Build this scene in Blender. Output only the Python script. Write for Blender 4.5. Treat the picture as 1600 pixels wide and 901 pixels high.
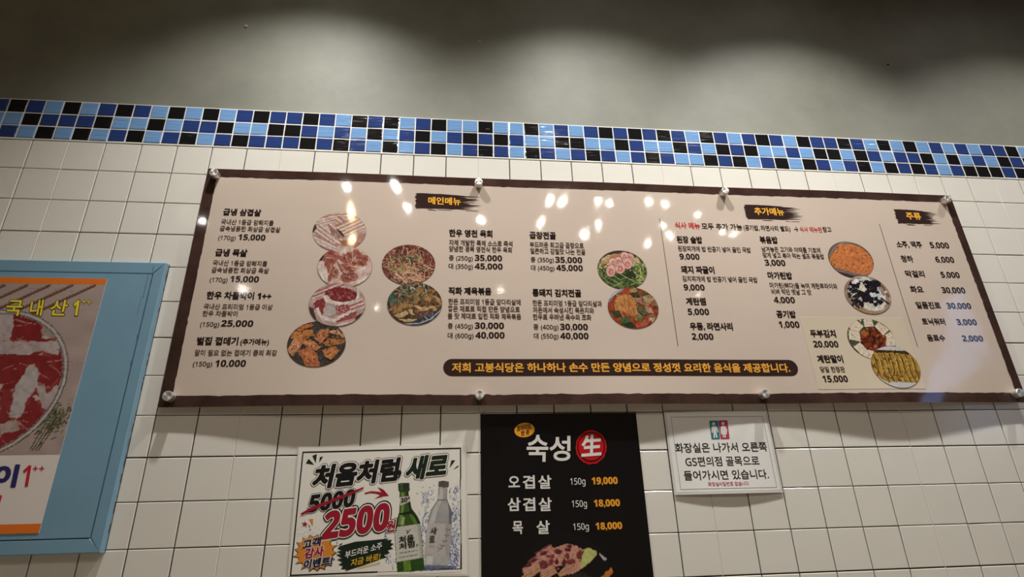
import bpy, math, random
import numpy as np
from mathutils import Matrix, Vector

for o in list(bpy.data.objects):
    bpy.data.objects.remove(o)
SC = bpy.context.scene
COL = SC.collection
rnd = random.Random(7)

# ------------------------------------------------------------------ camera
ZO = 2.6                                   # height of the top of the white tiling
F_PX = 894.8687
CAM = np.array([1.22022389, -1.51249723, -1.08700806 + ZO])
RC = np.array([[0.994158554845499, -0.10459312593082083, -0.026627914592180908],
               [0.015973501417764713, 0.3865856106152901, -0.9221151841921159],
               [0.10674087820495808, 0.9163033578860348, 0.38599811041870596]])
cd = bpy.data.cameras.new('camera')
cd.sensor_width = 36.0
cd.lens = F_PX * 36.0 / 1600.0
cd.clip_start = 0.02
cam = bpy.data.objects.new('camera', cd)
COL.objects.link(cam)
r, u, b = RC[0], -RC[1], -RC[2]
cam.matrix_world = Matrix(((r[0], u[0], b[0], CAM[0]), (r[1], u[1], b[1], CAM[1]),
                           (r[2], u[2], b[2], CAM[2]), (0, 0, 0, 1)))
SC.camera = cam

# ------------------------------------------------------------------ light and exposure
SC.view_settings.view_transform = 'Standard'
SC.view_settings.look = 'None'
SC.view_settings.gamma = 1.0
SC.view_settings.exposure = 0.0
SC.view_settings.use_curve_mapping = False
CEIL = ZO + 0.95
WASH_X = (0.76, 1.70, 2.44, 3.38)          # the row of wall washers close to the wall
WASH_Y = -0.50
WASH_W = 90.0
WASH_CUT = 115.0
WASH_BLEND = 1.0
WASH_COL = (1.0, 0.985, 0.93)
ROOM_W = 7.0
ROOM_COL = (1.0, 0.95, 0.90)
SKY_COL = (0.30, 0.50, 1.0)
SKY_W = 2.6
w = bpy.data.worlds.new('daylight')
SC.world = w
w.use_nodes = True
w.node_tree.nodes['Background'].inputs[0].default_value = (*SKY_COL, 1)
w.node_tree.nodes['Background'].inputs[1].default_value = SKY_W


# ------------------------------------------------------------------ helpers
def at(x, y, Y=0.0):
    """A point of the wall plane shifted to depth Y, as measured from the photograph: (X, Z)."""
    d = RC.T @ np.array([(x - 800) / F_PX, (y - 450.5) / F_PX, 1.0])
    q = CAM + (Y - CAM[1]) / d[1] * d
    return float(q[0]), float(q[2])


def proj(X, Y, Z):
    c = (np.stack(np.broadcast_arrays(X, Y, Z), -1) - CAM) @ RC.T
    return 800 + F_PX * c[..., 0] / c[..., 2], 450.5 + F_PX * c[..., 1] / c[..., 2]


def x_on_line(x, Y, Z):
    """X of the point at depth Y and height Z that is measured at column x."""
    k = (x - 800) / F_PX
    v = RC[0] - k * RC[2]
    return float(CAM[0] - (v[1] * (Y - CAM[1]) + v[2] * (Z - CAM[2])) / v[0])


def lin(c):
    c = np.asarray(c, float) / 255.0
    return np.where(c <= 0.04045, c / 12.92, ((c + 0.055) / 1.055) ** 2.4)


def material(name, rgb=(128, 128, 128), rough=0.5, metal=0.0, spec=0.5, paint=False, mottle=0.0, mscale=8.0, wave=None, coat=0.0):
    m = bpy.data.materials.new(name)
    m.use_nodes = True
    nt = m.node_tree
    p = nt.nodes['Principled BSDF']
    c = (*[float(v) for v in lin(rgb)], 1)
    p.inputs['Base Color'].default_value = c
    p.inputs['Roughness'].default_value = rough
    p.inputs['Metallic'].default_value = metal
    p.inputs['Specular IOR Level'].default_value = spec
    if coat:
        p.inputs['Coat Weight'].default_value = coat
        p.inputs['Coat Roughness'].default_value = 0.06
    if paint:
        a = nt.nodes.new('ShaderNodeAttribute')
        a.attribute_name = 'print'
        nt.links.new(a.outputs['Color'], p.inputs['Base Color'])
    if mottle or wave:
        g = nt.nodes.new('ShaderNodeNewGeometry')
    if mottle:
        n = nt.nodes.new('ShaderNodeTexNoise')
        n.inputs['Scale'].default_value = mscale
        n.inputs['Detail'].default_value = 6
        n.inputs['Roughness'].default_value = 0.6
        nt.links.new(g.outputs['Position'], n.inputs['Vector'])
        rp = nt.nodes.new('ShaderNodeValToRGB')
        e = rp.color_ramp.elements
        e[0].position, e[1].position = 0.3, 0.7
        e[0].color = (*[v * (1 - mottle) for v in c[:3]], 1)
        e[1].color = (*[min(1, v * (1 + mottle)) for v in c[:3]], 1)
        nt.links.new(n.outputs['Fac'], rp.inputs['Fac'])
        nt.links.new(rp.outputs['Color'], p.inputs['Base Color'])
    if wave:
        last = None
        for sc, dist in wave:
            n = nt.nodes.new('ShaderNodeTexNoise')
            n.inputs['Scale'].default_value = sc if isinstance(sc, (int, float)) else 1.0
            n.inputs['Detail'].default_value = 1
            if isinstance(sc, (int, float)):
                nt.links.new(g.outputs['Position'], n.inputs['Vector'])
            else:
                mp = nt.nodes.new('ShaderNodeVectorMath')
                mp.operation = 'MULTIPLY'
                mp.inputs[1].default_value = sc
                nt.links.new(g.outputs['Position'], mp.inputs[0])
                nt.links.new(mp.outputs['Vector'], n.inputs['Vector'])
            bp = nt.nodes.new('ShaderNodeBump')
            bp.inputs['Distance'].default_value = dist
            bp.inputs['Strength'].default_value = 1.0
            nt.links.new(n.outputs['Fac'], bp.inputs['Height'])
            if last:
                nt.links.new(last.outputs['Normal'], bp.inputs['Normal'])
            last = bp
        nt.links.new(last.outputs['Normal'], p.inputs['Normal'])
    return m


ORIGIN = {}


def tag(o, label, cat, group=None):
    o['label'] = label
    o['category'] = cat
    if group:
        o['group'] = group
    return o


def thing(name, label, cat, loc, group=None):
    o = bpy.data.objects.new(name, None)
    o.empty_display_size = 0.05
    o.location = loc
    COL.objects.link(o)
    ORIGIN[o] = np.array(loc, float)
    return tag(o, label, cat, group)


def mesh(name, geo, mats, parent=None, smooth=False, loc=None):
    """One mesh object from (verts, faces[, material index per face]) in world coordinates."""
    V, Fc = geo[0], geo[1]
    org = ORIGIN[parent] if parent is not None else np.array(loc if loc is not None else (0, 0, 0), float)
    me = bpy.data.meshes.new(name)
    V = np.asarray(V, float).reshape(-1, 3) - org
    me.from_pydata(V.tolist(), [], [tuple(int(i) for i in f) for f in Fc])
    for m in (mats if isinstance(mats, (list, tuple)) else [mats]):
        me.materials.append(m)
    if len(geo) > 2 and geo[2] is not None:
        me.polygons.foreach_set('material_index', [int(i) for i in geo[2]])
    if smooth:
        me.polygons.foreach_set('use_smooth', [True] * len(me.polygons))
    me.update()
    o = bpy.data.objects.new(name, me)
    COL.objects.link(o)
    if parent is not None:
        o.parent = parent
    else:
        o.location = org
    ORIGIN[o] = org
    return o


def structure(name, geo, mats, **k):
    o = mesh(name, geo, mats, **k)
    o['kind'] = 'structure'
    return o


def join(geos):
    V, Fc, Mi = [], [], []
    for g in geos:
        n = len(V)
        V += [tuple(v) for v in g[0]]
        Fc += [tuple(i + n for i in f) for f in g[1]]
        Mi += list(g[2]) if len(g) > 2 and g[2] is not None else [0] * len(g[1])
    return V, Fc, Mi


def box(x0, x1, y0, y1, z0, z1, mi=0):
    V = [(x, y, z) for x in (x0, x1) for y in (y0, y1) for z in (z0, z1)]
    Fc = [(0, 1, 3, 2), (4, 6, 7, 5), (0, 4, 5, 1), (2, 3, 7, 6), (0, 2, 6, 4), (1, 5, 7, 3)]
    return V, Fc, [mi] * 6


def bevel_slab(x0, x1, z0, z1, yf, yb, bv, mi=0, tilt=(0, 0), bd=None):
    """A tile: front face at yf, chamfered rim, back at yb."""
    bd = bv if bd is None else bd
    V = []
    cx, cz = (x0 + x1) / 2, (z0 + z1) / 2
    def yy(x, z):
        return yf + tilt[0] * (x - cx) + tilt[1] * (z - cz)
    for x, z in ((x0 + bv, z0 + bv), (x1 - bv, z0 + bv), (x1 - bv, z1 - bv), (x0 + bv, z1 - bv)):
        V.append((x, yy(x, z), z))
    for x, z in ((x0, z0), (x1, z0), (x1, z1), (x0, z1)):
        V.append((x, yy(x, z) + bd, z))
    for x, z in ((x0, z0), (x1, z0), (x1, z1), (x0, z1)):
        V.append((x, yb, z))
    Fc = [(0, 1, 2, 3)]
    for i in range(4):
        j = (i + 1) % 4
        Fc.append((4 + i, 4 + j, j, i))
        Fc.append((8 + i, 8 + j, 4 + j, 4 + i))
    return V, Fc, [mi] * len(Fc)


def lathe(cx, cz, prof, n=40, flip=False):
    """Profile [(radius, y)] turned about an axis parallel to Y."""
    V, Fc = [], []
    for r_, y in prof:
        for k in range(n):
            a = 2 * math.pi * k / n
            V.append((cx + r_ * math.cos(a), y, cz + r_ * math.sin(a)))
    for i in range(len(prof) - 1):
        for k in range(n):
            k2 = (k + 1) % n
            Fc.append((i * n + k, i * n + k2, (i + 1) * n + k2, (i + 1) * n + k))
    Fc.append(tuple(range(n)))
    Fc.append(tuple(reversed(range((len(prof) - 1) * n, len(prof) * n))))
    return V, Fc, [0] * len(Fc)


def lathe_z(cx, cy, prof, n=32):
    V, Fc = [], []
    for r_, z in prof:
        for k in range(n):
            a = 2 * math.pi * k / n
            V.append((cx + r_ * math.cos(a), cy + r_ * math.sin(a), z))
    for i in range(len(prof) - 1):
        for k in range(n):
            k2 = (k + 1) % n
            Fc.append((i * n + k, i * n + k2, (i + 1) * n + k2, (i + 1) * n + k))
    return V, Fc, [0] * len(Fc)


def grid_sheet(x0, x1, z0, z1, nx, nz, yfun, thick=0.0):
    """A sheet following y = yfun(X, Z), optionally with a thickness behind it."""
    X, Z = np.meshgrid(np.linspace(x0, x1, nx + 1), np.linspace(z0, z1, nz + 1), indexing='ij')
    Y = yfun(X, Z)
    V = np.stack([X, Y, Z], -1).reshape(-1, 3).tolist()
    idx = lambda i, j: i * (nz + 1) + j
    Fc = [(idx(i, j), idx(i + 1, j), idx(i + 1, j + 1), idx(i, j + 1)) for i in range(nx) for j in range(nz)]
    if thick:
        n = len(V)
        V += [(v[0], v[1] + thick, v[2]) for v in V[:n]]
        Fc += [tuple(reversed([i + n for i in f])) for f in Fc[:nx * nz]]
        rim = [idx(i, 0) for i in range(nx)] + [idx(nx, j) for j in range(nz)] + [idx(i, nz) for i in range(nx, 0, -1)] + [idx(0, j) for j in range(nz, 0, -1)]
        for k in range(len(rim)):
            a, b_ = rim[k], rim[(k + 1) % len(rim)]
            Fc.append((a, a + n, b_ + n, b_))
    return V, Fc, [0] * len(Fc)


def flat_poly(pts, yfun, eps, fine=None):
    """A polygon in the sheet's plane, triangulated; pts are (X, Z)."""
    from mathutils.geometry import tessellate_polygon
    tri = tessellate_polygon([[Vector((p[0], p[1], 0)) for p in pts]])
    P = np.array(pts, float)
    Y = yfun(P[:, 0], P[:, 1]) - eps
    V = [(p[0], y, p[1]) for p, y in zip(pts, Y)]
    Fc = []
    for t in tri:
        a, b_, c = [P[i] for i in t]
        cr = (b_[0] - a[0]) * (c[1] - a[1]) - (b_[1] - a[1]) * (c[0] - a[0])
        Fc.append(tuple(t) if cr > 0 else tuple(reversed(t)))
    return V, Fc, [0] * len(Fc)


# ---- lettering: the program's own default typeface, turned into flat meshes
_txt = bpy.data.curves.new('lettering_source', 'FONT')
_txo = bpy.data.objects.new('lettering_source', _txt)
COL.objects.link(_txo)
_txt.resolution_u = 3
_cache = {}


def glyphs(s, weight):
    """Outline of a line of lettering; bold weights are built from slightly shifted copies."""
    odd = any(0x1D000 < ord(ch) < 0x1E000 for ch in s)
    if weight > 0.0208 or (odd and weight > 0.0):
        k = (s, round(weight, 4))
        if k not in _cache:
            w0 = 0.0 if odd else 0.010
            V, Fc = glyphs(s, w0)
            d = weight - w0
            n = 8 if d < 0.05 else 14
            Vs, Fs = [V], list(Fc)
            for i in range(n):
                a = 2 * math.pi * (i + 0.5) / n
                Fs += [tuple(j + len(V) * (i + 1) for j in f) for f in Fc]
                Vs.append(V + np.array([math.cos(a) * d, math.sin(a) * d, 1.2e-5 * (i + 1)]))
            _cache[k] = (np.concatenate(Vs), Fs)
        return _cache[k]
    k = (s, weight)
    if k not in _cache:
        _txt.body = s
        _txt.offset = weight
        dg = bpy.context.evaluated_depsgraph_get()
        dg.update()
        me = bpy.data.meshes.new_from_object(_txo.evaluated_get(dg))
        V = np.array([(v.co[0], v.co[1], 0.0) for v in me.vertices])
        Fc = []
        for p in me.polygons:
            t = list(p.vertices)
            a, b_, c = V[t[0]], V[t[1]], V[t[2]]
            cr = (b_[0] - a[0]) * (c[1] - a[1]) - (b_[1] - a[1]) * (c[0] - a[0])
            Fc.append(tuple(t) if cr >= 0 else tuple(reversed(t)))
        bpy.data.meshes.remove(me)
        _cache[k] = (V, Fc)
    return _cache[k]


REG = {ord('0') + i: chr(0x1D7E2 + i) for i in range(10)}
REG.update({ord('g'): chr(0x1D5C0), ord('G'): chr(0x1D5A6), ord('S'): chr(0x1D5B2)})
BLD = {ord('0') + i: chr(0x1D7EC + i) for i in range(10)}


def hangul(s):
    return any(0x4e00 <= ord(ch) < 0xd800 for ch in s)


def text_line(s, xl, xr, yc, h, Y, yfun, weight=0.0, eps=0.0005, mi=0):
    """One line of lettering whose left/right ends, mid height and letter height are measured at depth Y."""
    X0, Zc = at(xl, yc, Y)
    X1 = x_on_line(xr, Y, Zc)
    H = at(xl, yc - h / 2, Y)[1] - at(xl, yc + h / 2, Y)[1]
    s = s.translate(BLD if weight > 0.023 else REG)
    if weight == 0.032:
        weight = 0.012
    V, Fc = glyphs(s, weight)
    R, _ = glyphs('한' if hangul(s) else chr(0x1D7E2), weight)
    r0, r1 = R[:, 1].min(), R[:, 1].max()
    x0, x1 = V[:, 0].min(), V[:, 0].max()
    X = X0 + (V[:, 0] - x0) * (X1 - X0) / (x1 - x0)
    Z = Zc + (V[:, 1] - (r0 + r1) / 2) * H / (r1 - r0)
    Yv = yfun(X, Z) - eps + V[:, 2]
    return np.stack([X, Yv, Z], -1).tolist(), Fc, [mi] * len(Fc)


def text_affine(s, BL, BR, TL, yfun, weight=0.0, eps=0.0005, mi=0, ref=None):
    """Lettering laid along BL-BR with its height along BL-TL (three measured (X, Z) corners of its box)."""
    V, Fc = glyphs(s, weight)
    R = glyphs(ref, 0.0)[0] if ref else glyphs(s, 0.0)[0]
    lo, hi = R[:, :2].min(0), R[:, :2].max(0)
    uv = (V[:, :2] - lo) / (hi - lo)
    BL, BR, TL = map(np.array, (BL, BR, TL))
    P = BL + uv[:, :1] * (BR - BL) + uv[:, 1:] * (TL - BL)
    Yv = yfun(P[:, 0], P[:, 1]) - eps + V[:, 2]
    return np.stack([P[:, 0], Yv, P[:, 1]], -1).tolist(), Fc, [mi] * len(Fc)


# ---- printed pictures: colours evaluated point by point over a fine mesh
def vnoise(x, y, seed=0):
    xi, yi = np.floor(x).astype(np.int64), np.floor(y).astype(np.int64)
    fx, fy = x - xi, y - yi
    fx, fy = fx * fx * (3 - 2 * fx), fy * fy * (3 - 2 * fy)
    def hsh(a, b_):
        n = (a * 374761393 + b_ * 668265263 + seed * 974711) & 0xffffffff
        n = ((n ^ (n >> 13)) * 1274126177) & 0xffffffff
        return ((n ^ (n >> 16)) & 0xffff) / 65535.0
    return (hsh(xi, yi) * (1 - fx) + hsh(xi + 1, yi) * fx) * (1 - fy) + (hsh(xi, yi + 1) * (1 - fx) + hsh(xi + 1, yi + 1) * fx) * fy


class Print:
    """A printed picture. (x0, y0, s): the frame its shapes are given in (photograph pixel = x0 + x / s)."""
    def __init__(self, V, frame, Y):
        V = np.asarray(V)
        px, py = proj(V[:, 0], Y, V[:, 2])
        self.U = (px - frame[0]) * frame[2]
        self.W = (py - frame[1]) * frame[2]
        self.c = np.zeros((len(V), 3))
        self.s = 0

    def noise(self, scale):
        self.s += 1
        return vnoise(self.U / scale, self.W / scale, self.s)

    def _put(self, m, col, tex, scale):
        if not m.any():
            return
        c = np.array(col, float)
        if tex:
            n = self.noise(scale)[m][:, None]
            self.c[m] = np.clip(c * (1 + tex * (2 * n - 1)), 0, 255)
        else:
            self.c[m] = c

    def _jag(self, jag, js):
        if jag:
            return self.U + jag * (2 * self.noise(js) - 1), self.W + jag * (2 * self.noise(js) - 1)
        return self.U, self.W

    def fill(self, col, tex=0.1, scale=20):
        self._put(np.ones(len(self.U), bool), col, tex, scale)

    def inside(self, pts, jag=0, js=15):
        U, W = self._jag(jag, js)
        m = np.zeros(len(U), bool)
        for (xa, ya), (xb, yb) in zip(pts, pts[1:] + pts[:1]):
            if ya == yb:
                continue
            m ^= ((ya > W) != (yb > W)) & (U < (xb - xa) * (W - ya) / (yb - ya) + xa)
        return m

    def poly(self, pts, col, tex=0.12, scale=18, jag=0, js=15):
        self._put(self.inside(pts, jag, js), col, tex, scale)

    def ell(self, cx, cy, rx, ry, col, rot=0, tex=0.12, scale=18, jag=0, js=15, ring=None):
        U, W = self._jag(jag, js)
        a = math.radians(rot)
        x, y = U - cx, W - cy
        d = ((x * math.cos(a) + y * math.sin(a)) / rx) ** 2 + ((-x * math.sin(a) + y * math.cos(a)) / ry) ** 2
        self._put((d < 1) & (d > ring) if ring else d < 1, col, tex, scale)

    def line(self, pts, wd, col, tex=0.1, scale=12, taper=False):
        xs, ys = [p[0] for p in pts], [p[1] for p in pts]
        k = np.nonzero((self.U > min(xs) - wd) & (self.U < max(xs) + wd) & (self.W > min(ys) - wd) & (self.W < max(ys) + wd))[0]
        if not len(k):
            return
        U, W = self.U[k], self.W[k]
        m = np.zeros(len(k), bool)
        n = len(pts) - 1
        for i, ((xa, ya), (xb, yb)) in enumerate(zip(pts, pts[1:])):
            dx, dy = xb - xa, yb - ya
            t = np.clip(((U - xa) * dx + (W - ya) * dy) / (dx * dx + dy * dy + 1e-9), 0, 1)
            d = np.hypot(U - xa - t * dx, W - ya - t * dy)
            wv = wd / 2 * (1 - (0.8 * (i + t) / n if taper else 0))
            m |= d < wv
        k = k[m]
        self.s += 1
        nz = vnoise(U[m] / scale, W[m] / scale, self.s)[:, None]
        self.c[k] = np.clip(np.array(col, float) * (1 + tex * (2 * nz - 1)), 0, 255)

    def slice_(self, p0, p1, wd, cols, jag=3):
        """A slab of streaky meat: bands of colour running from p0 to p1."""
        U, W = self._jag(jag, 25)
        dx, dy = p1[0] - p0[0], p1[1] - p0[1]
        L = math.hypot(dx, dy)
        a = ((U - p0[0]) * dx + (W - p0[1]) * dy) / L
        b_ = (-(U - p0[0]) * dy + (W - p0[1]) * dx) / L / wd + 0.5
        m0 = (a > 0) & (a < L)
        k = len(cols)
        self._put(m0 & (b_ > -0.04) & (b_ < 1.04), [v * 0.72 for v in cols[0]], 0.05, 20)
        for i, c in enumerate(cols):
            self._put(m0 & (b_ >= i / k) & (b_ < (i + 1) / k), c, 0.1, 22)

    def scatter(self, n, region, length, wd, cols, seed, curve=0.3, tex=0.1, ang=None):
        q = random.Random(seed)
        for _ in range(n):
            x, y = q.uniform(region[0], region[2]), q.uniform(region[1], region[3])
            a = q.uniform(0, math.pi) if ang is None else math.radians(q.gauss(*ang))
            l = length * q.uniform(0.5, 1.2)
            k = q.uniform(-curve, curve)
            dx, dy = math.cos(a) * l / 2, math.sin(a) * l / 2
            self.line([(x - dx, y - dy), (x - dy * k, y + dx * k), (x + dx, y + dy)], wd * q.uniform(0.6, 1.2), q.choice(cols), tex)

    def blobs(self, n, region, size, cols, seed, jag=3, tex=0.15):
        q = random.Random(seed)
        for _ in range(n):
            self.ell(q.uniform(region[0], region[2]), q.uniform(region[1], region[3]), size * q.uniform(0.6, 1.3), size * q.uniform(0.35, 0.8),
                     q.choice(cols), q.uniform(0, 180), tex, 12, jag, 12)


def print_mesh(name, geo, P, mat, parent, gain=1.0):
    o = mesh(name, geo, mat, parent)
    at_ = o.data.color_attributes.new('print', 'FLOAT_COLOR', 'POINT')
    L = np.clip(lin(np.clip(P.c, 0, 255)) * gain, 0, 0.92)
    at_.data.foreach_set('color', np.c_[L, np.ones(len(L))].ravel().astype(np.float32))
    return o


def disc(cx, cz, rx, rz, yfun, eps, rings=58, seg=190):
    V = [(cx, 0, cz)]
    for i in range(1, rings + 1):
        for k in range(seg):
            a = 2 * math.pi * k / seg
            V.append((cx + rx * i / rings * math.cos(a), 0, cz + rz * i / rings * math.sin(a)))
    V = np.array(V)
    V[:, 1] = yfun(V[:, 0], V[:, 2]) - eps
    Fc = [(0, 1 + k, 1 + (k + 1) % seg) for k in range(seg)]
    for i in range(rings - 1):
        a, b_ = 1 + i * seg, 1 + (i + 1) * seg
        Fc += [(a + k, b_ + k, b_ + (k + 1) % seg, a + (k + 1) % seg) for k in range(seg)]
    return V, Fc, None


# ================================================================== THE SETTING
XL, XR, YB = -1.9, 6.0, -5.2
M_conc = material('concrete_plaster', (130, 130, 119), 0.6, mottle=0.17, mscale=3.4, wave=[(30, 0.0006), (6, 0.002)])
M_tile = material('white_glazed_tile', (228, 224, 216), 0.16, wave=[(14, 0.0006)])
M_groove = material('dark_joint', (48, 39, 32), 0.8)
M_grout = material('pale_grout', (205, 198, 184), 0.8)
M_mgrout = material('white_mosaic_grout', (236, 234, 228), 0.7)
M_ml = material('light_blue_glaze', (120, 162, 214), 0.11, wave=[((14, 14, 150), 0.0012), (16, 0.001)])
M_md = material('cobalt_glaze', (44, 64, 122), 0.11, wave=[((14, 14, 150), 0.0012), (16, 0.001)])
M_mk = material('black_glaze', (24, 23, 25), 0.11, wave=[((14, 14, 150), 0.0012), (16, 0.001)])
M_dark = material('dark_paint', (112, 105, 98), 0.8, mottle=0.1, mscale=3)
M_floor = material('brown_floor', (186, 172, 152), 0.5, mottle=0.12, mscale=5)
M_wall = material('grey_room_wall', (196, 186, 170), 0.7, mottle=0.08, mscale=3)

structure('wall_front', box(XL, XR, 0.006, 0.2, 0, CEIL), M_conc)
structure('floor', box(XL, XR, YB, 0.2, -0.1, 0.0), M_floor)
structure('ceiling', box(XL, XR, YB, 0.2, CEIL, CEIL + 0.1), M_dark)
structure('wall_left', box(XL - 0.1, XL, YB, 0.2, -0.1, CEIL + 0.1), M_wall)
structure('wall_back', box(XL - 0.1, XR + 0.1, YB - 0.1, YB, -0.1, CEIL + 0.1), M_wall)
# the wall on the right has a narrow high window and a low wide one that let evening daylight in
M_frame = material('grey_window_frame', (90, 90, 92), 0.4)
M_glass = bpy.data.materials.new('window_glass')
M_glass.use_nodes = True
_nt = M_glass.node_tree
_mx = _nt.nodes.new('ShaderNodeMixShader')
_tr = _nt.nodes.new('ShaderNodeBsdfTransparent')
_gl = _nt.nodes.new('ShaderNodeBsdfGlossy')
_gl.inputs['Roughness'].default_value = 0.02
_mx.inputs[0].default_value = 0.06
_nt.links.new(_tr.outputs[0], _mx.inputs[1])
_nt.links.new(_gl.outputs[0], _mx.inputs[2])
_nt.links.new(_mx.outputs[0], _nt.nodes['Material Output'].inputs['Surface'])
WIN = [(-3.41, -2.97, 2.70, 3.52), (-3.62, -2.92, 2.05, 2.55)]
ys = sorted({YB, 0.2} | {v for w_ in WIN for v in w_[:2]})
gs = []
for ya, yb_ in zip(ys, ys[1:]):
    holes = sorted((w_[2], w_[3]) for w_ in WIN if w_[0] <= ya and w_[1] >= yb_)
    z = -0.1
    for za, zb in holes:
        gs.append(box(XR, XR + 0.1, ya, yb_, z, za))
        z = zb
    gs.append(box(XR, XR + 0.1, ya, yb_, z, CEIL + 0.1))
structure('wall_right', join(gs), M_wall)
_f = 0.04
for i, (y0, y1, z0, z1) in enumerate(WIN):
    win = structure('window_%d' % (i + 1), join([box(XR + 0.02, XR + 0.07, y0, y0 + _f, z0, z1), box(XR + 0.02, XR + 0.07, y1 - _f, y1, z0, z1),
                                                 box(XR + 0.02, XR + 0.07, y0 + _f, y1 - _f, z0, z0 + _f), box(XR + 0.02, XR + 0.07, y0 + _f, y1 - _f, z1 - _f, z1)]), M_frame)
    mesh('pane', box(XR + 0.04, XR + 0.046, y0 + _f, y1 - _f, z0 + _f, z1 - _f), M_glass, win)

# white tiles: 100 mm squares, every sixth upright joint is a pale grouted one
TP, TV = 0.1, 0.10073
gs, fill = [], []
ROW0 = ZO - 0.0040
ncol0, ncol1, nrow = -18, 59, 25
zr = [ROW0] + [ZO - TV * i for i in range(1, nrow + 1)]
zr = [z for z in zr if z > 0.0]
for c in range(ncol0, ncol1):
    for rr in range(len(zr) - 1):
        g = 0.0015
        pl, pr = (c % 6 == 1), ((c + 1) % 6 == 1)
        hz = 0.0016 if (rr % 3 == 0 and rr) else 0.0010       # the joint above this row
        hb = 0.0016 if ((rr + 1) % 3 == 0) else 0.0010
        gs.append(bevel_slab(c * TP + (0.0004 if pl else g), (c + 1) * TP - (0.0004 if pr else g), zr[rr + 1] + hb, zr[rr] - hz,
                             rnd.uniform(-0.0002, 0.0002), 0.006, 0.0014, tilt=(rnd.gauss(0, 0.003), rnd.gauss(0, 0.003)), bd=0.0010))
gs.append(box(XL, XR, 0.0036, 0.0059, zr[-1], ROW0, 1))
gs += [box(c * TP - 0.0009, c * TP + 0.0009, 0.0009, 0.0035, zr[-1], ROW0, 2) for c in range(ncol0, ncol1) if c % 6 == 1]
structure('trim_1', join(gs), [M_tile, M_groove, M_grout])

# the mosaic band: three rows of 50 mm glazed squares in light blue, cobalt and black
R1 = 'LKD' + 'KDLKLDKDLKLKLDK' + 'DDKDLKDKLDKLLKL' + 'LKLDLDKDKDKDLKDLDK' + 'DLKDDKDLKLKLDLDLDDKL' + 'DKLDLKDDLK'
R2 = 'KDL' + 'LKDDDKLLKLDDKLL' + 'KKDLDLKLDKLDKDK' + 'DLLKKLLKDLLKDLKDKL' + 'LDLKKLKDLDDKLKLDLKDK' + 'LDDKLKDLKD'
R3 = 'DLK' + 'DLKLKLDKLDKLDKD' + 'DDKDKDLKLDKLDKD' + 'LKDLDKDLDKDLLKDKLD' + 'KLKDLDKLKDKDLDKKKDKL' + 'DLKDKLDKLL'
assert len(R1) == len(R2) == len(R3)
zm = [ZO + 0.1415, ZO + 0.0930, ZO + 0.0470, ZO + 0.0012]
gs = []
for rr, seq in enumerate((R1, R2, R3)):
    for k in range(-30, len(seq) + 36):
        ch = seq[k % len(seq)]
        x0 = -0.10 + 0.05 * (k - 3)
        if x0 < XL + 0.01 or x0 > XR - 0.06:
            continue
        gs.append(bevel_slab(x0 + 0.0016, x0 + 0.0484, zm[rr + 1] + 0.0015, zm[rr] - 0.0015, -0.0012 + rnd.uniform(-0.0003, 0.0003), 0.005, 0.0022,
                             'LDK'.index(ch), (rnd.gauss(0, 0.006), rnd.gauss(0, 0.008)), 0.0012))
gs.append(box(XL, XR, 0.0001, 0.0059, ZO - 0.0010, ZO + 0.1425, 3))
structure('trim_2', join(gs), [M_ml, M_md, M_mk, M_mgrout])

# ================================================================== THE MENU BOARD
BX0, BX1, BZ0, BZ1 = 0.508, 2.893, ZO - 0.7895, ZO - 0.0905
SO_X = (0.535, 1.300, 2.083, 2.858)
SO_Z = (ZO - 0.1165, ZO - 0.765)
YS = -0.021                                  # mean depth of the printed sheet
GLOSS = [(7, 0.0007), (260, 0.00002)]


def sheet(X, Z):
    """Front of the glossy sheet: pinned at the standoffs, bellying out between them."""
    X, Z = np.asarray(X, float), np.asarray(Z, float)
    t = np.interp(X, SO_X, (0, 1, 2, 3))
    v = (Z - BZ0) / (BZ1 - BZ0)
    wv = np.clip(1 - v / 0.35, 0, 1) ** 2 + 0.25 * np.clip((v - 0.7) / 0.3, 0, 1) ** 2
    return -(0.0165 + 0.0115 * np.sin(math.pi * t) ** 2 * wv)


def brown_print(name, rgb, rough):
    m = material(name, rgb, rough, mottle=0.35, mscale=16, wave=GLOSS)
    return m


M_tan = material('tan_print', (205, 188, 175), 0.05, mottle=0.025, mscale=4, wave=GLOSS)
M_brown = brown_print('brown_wood_print', (66, 47, 42), 0.05)
M_ink = material('dark_ink', (44, 32, 30), 0.05, wave=GLOSS)
M_ink2 = material('brown_ink', (82, 66, 60), 0.05, wave=GLOSS)
M_red = material('red_ink', (196, 50, 52), 0.05, wave=GLOSS)
M_gold = material('gold_ink', (248, 182, 70), 0.05, wave=GLOSS)
M_orange = material('amber_ink', (236, 170, 70), 0.05, wave=GLOSS)
M_bar = material('dark_brown_ink', (56, 40, 38), 0.05, wave=GLOSS)
M_paint = material('photo_print', paint=True, rough=0.05, wave=GLOSS)
M_patch = material('pasted_paper', (207, 193, 172), 0.12, mottle=0.02, mscale=5, wave=GLOSS)
M_edge = material('paper_edge', (226, 216, 200), 0.4)
M_steel = material('brushed_steel', (232, 230, 226), 0.38, 0.8)
_nt = M_steel.node_tree
_tg = _nt.nodes.new('ShaderNodeTangent')
_tg.direction_type = 'RADIAL'
_tg.axis = 'Y'
_p = _nt.nodes['Principled BSDF']
_p.inputs['Anisotropic'].default_value = 0.85
_nt.links.new(_tg.outputs[0], _p.inputs['Tangent'])

menu = thing('menu_board', 'long glossy tan Korean menu board with dark brown border on steel standoffs', 'menu board', (1.70, 0.0, BZ0))
mesh('panel', grid_sheet(BX0, BX1, BZ0, BZ1, 150, 60, sheet, 0.0022), M_tan, menu)

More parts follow.
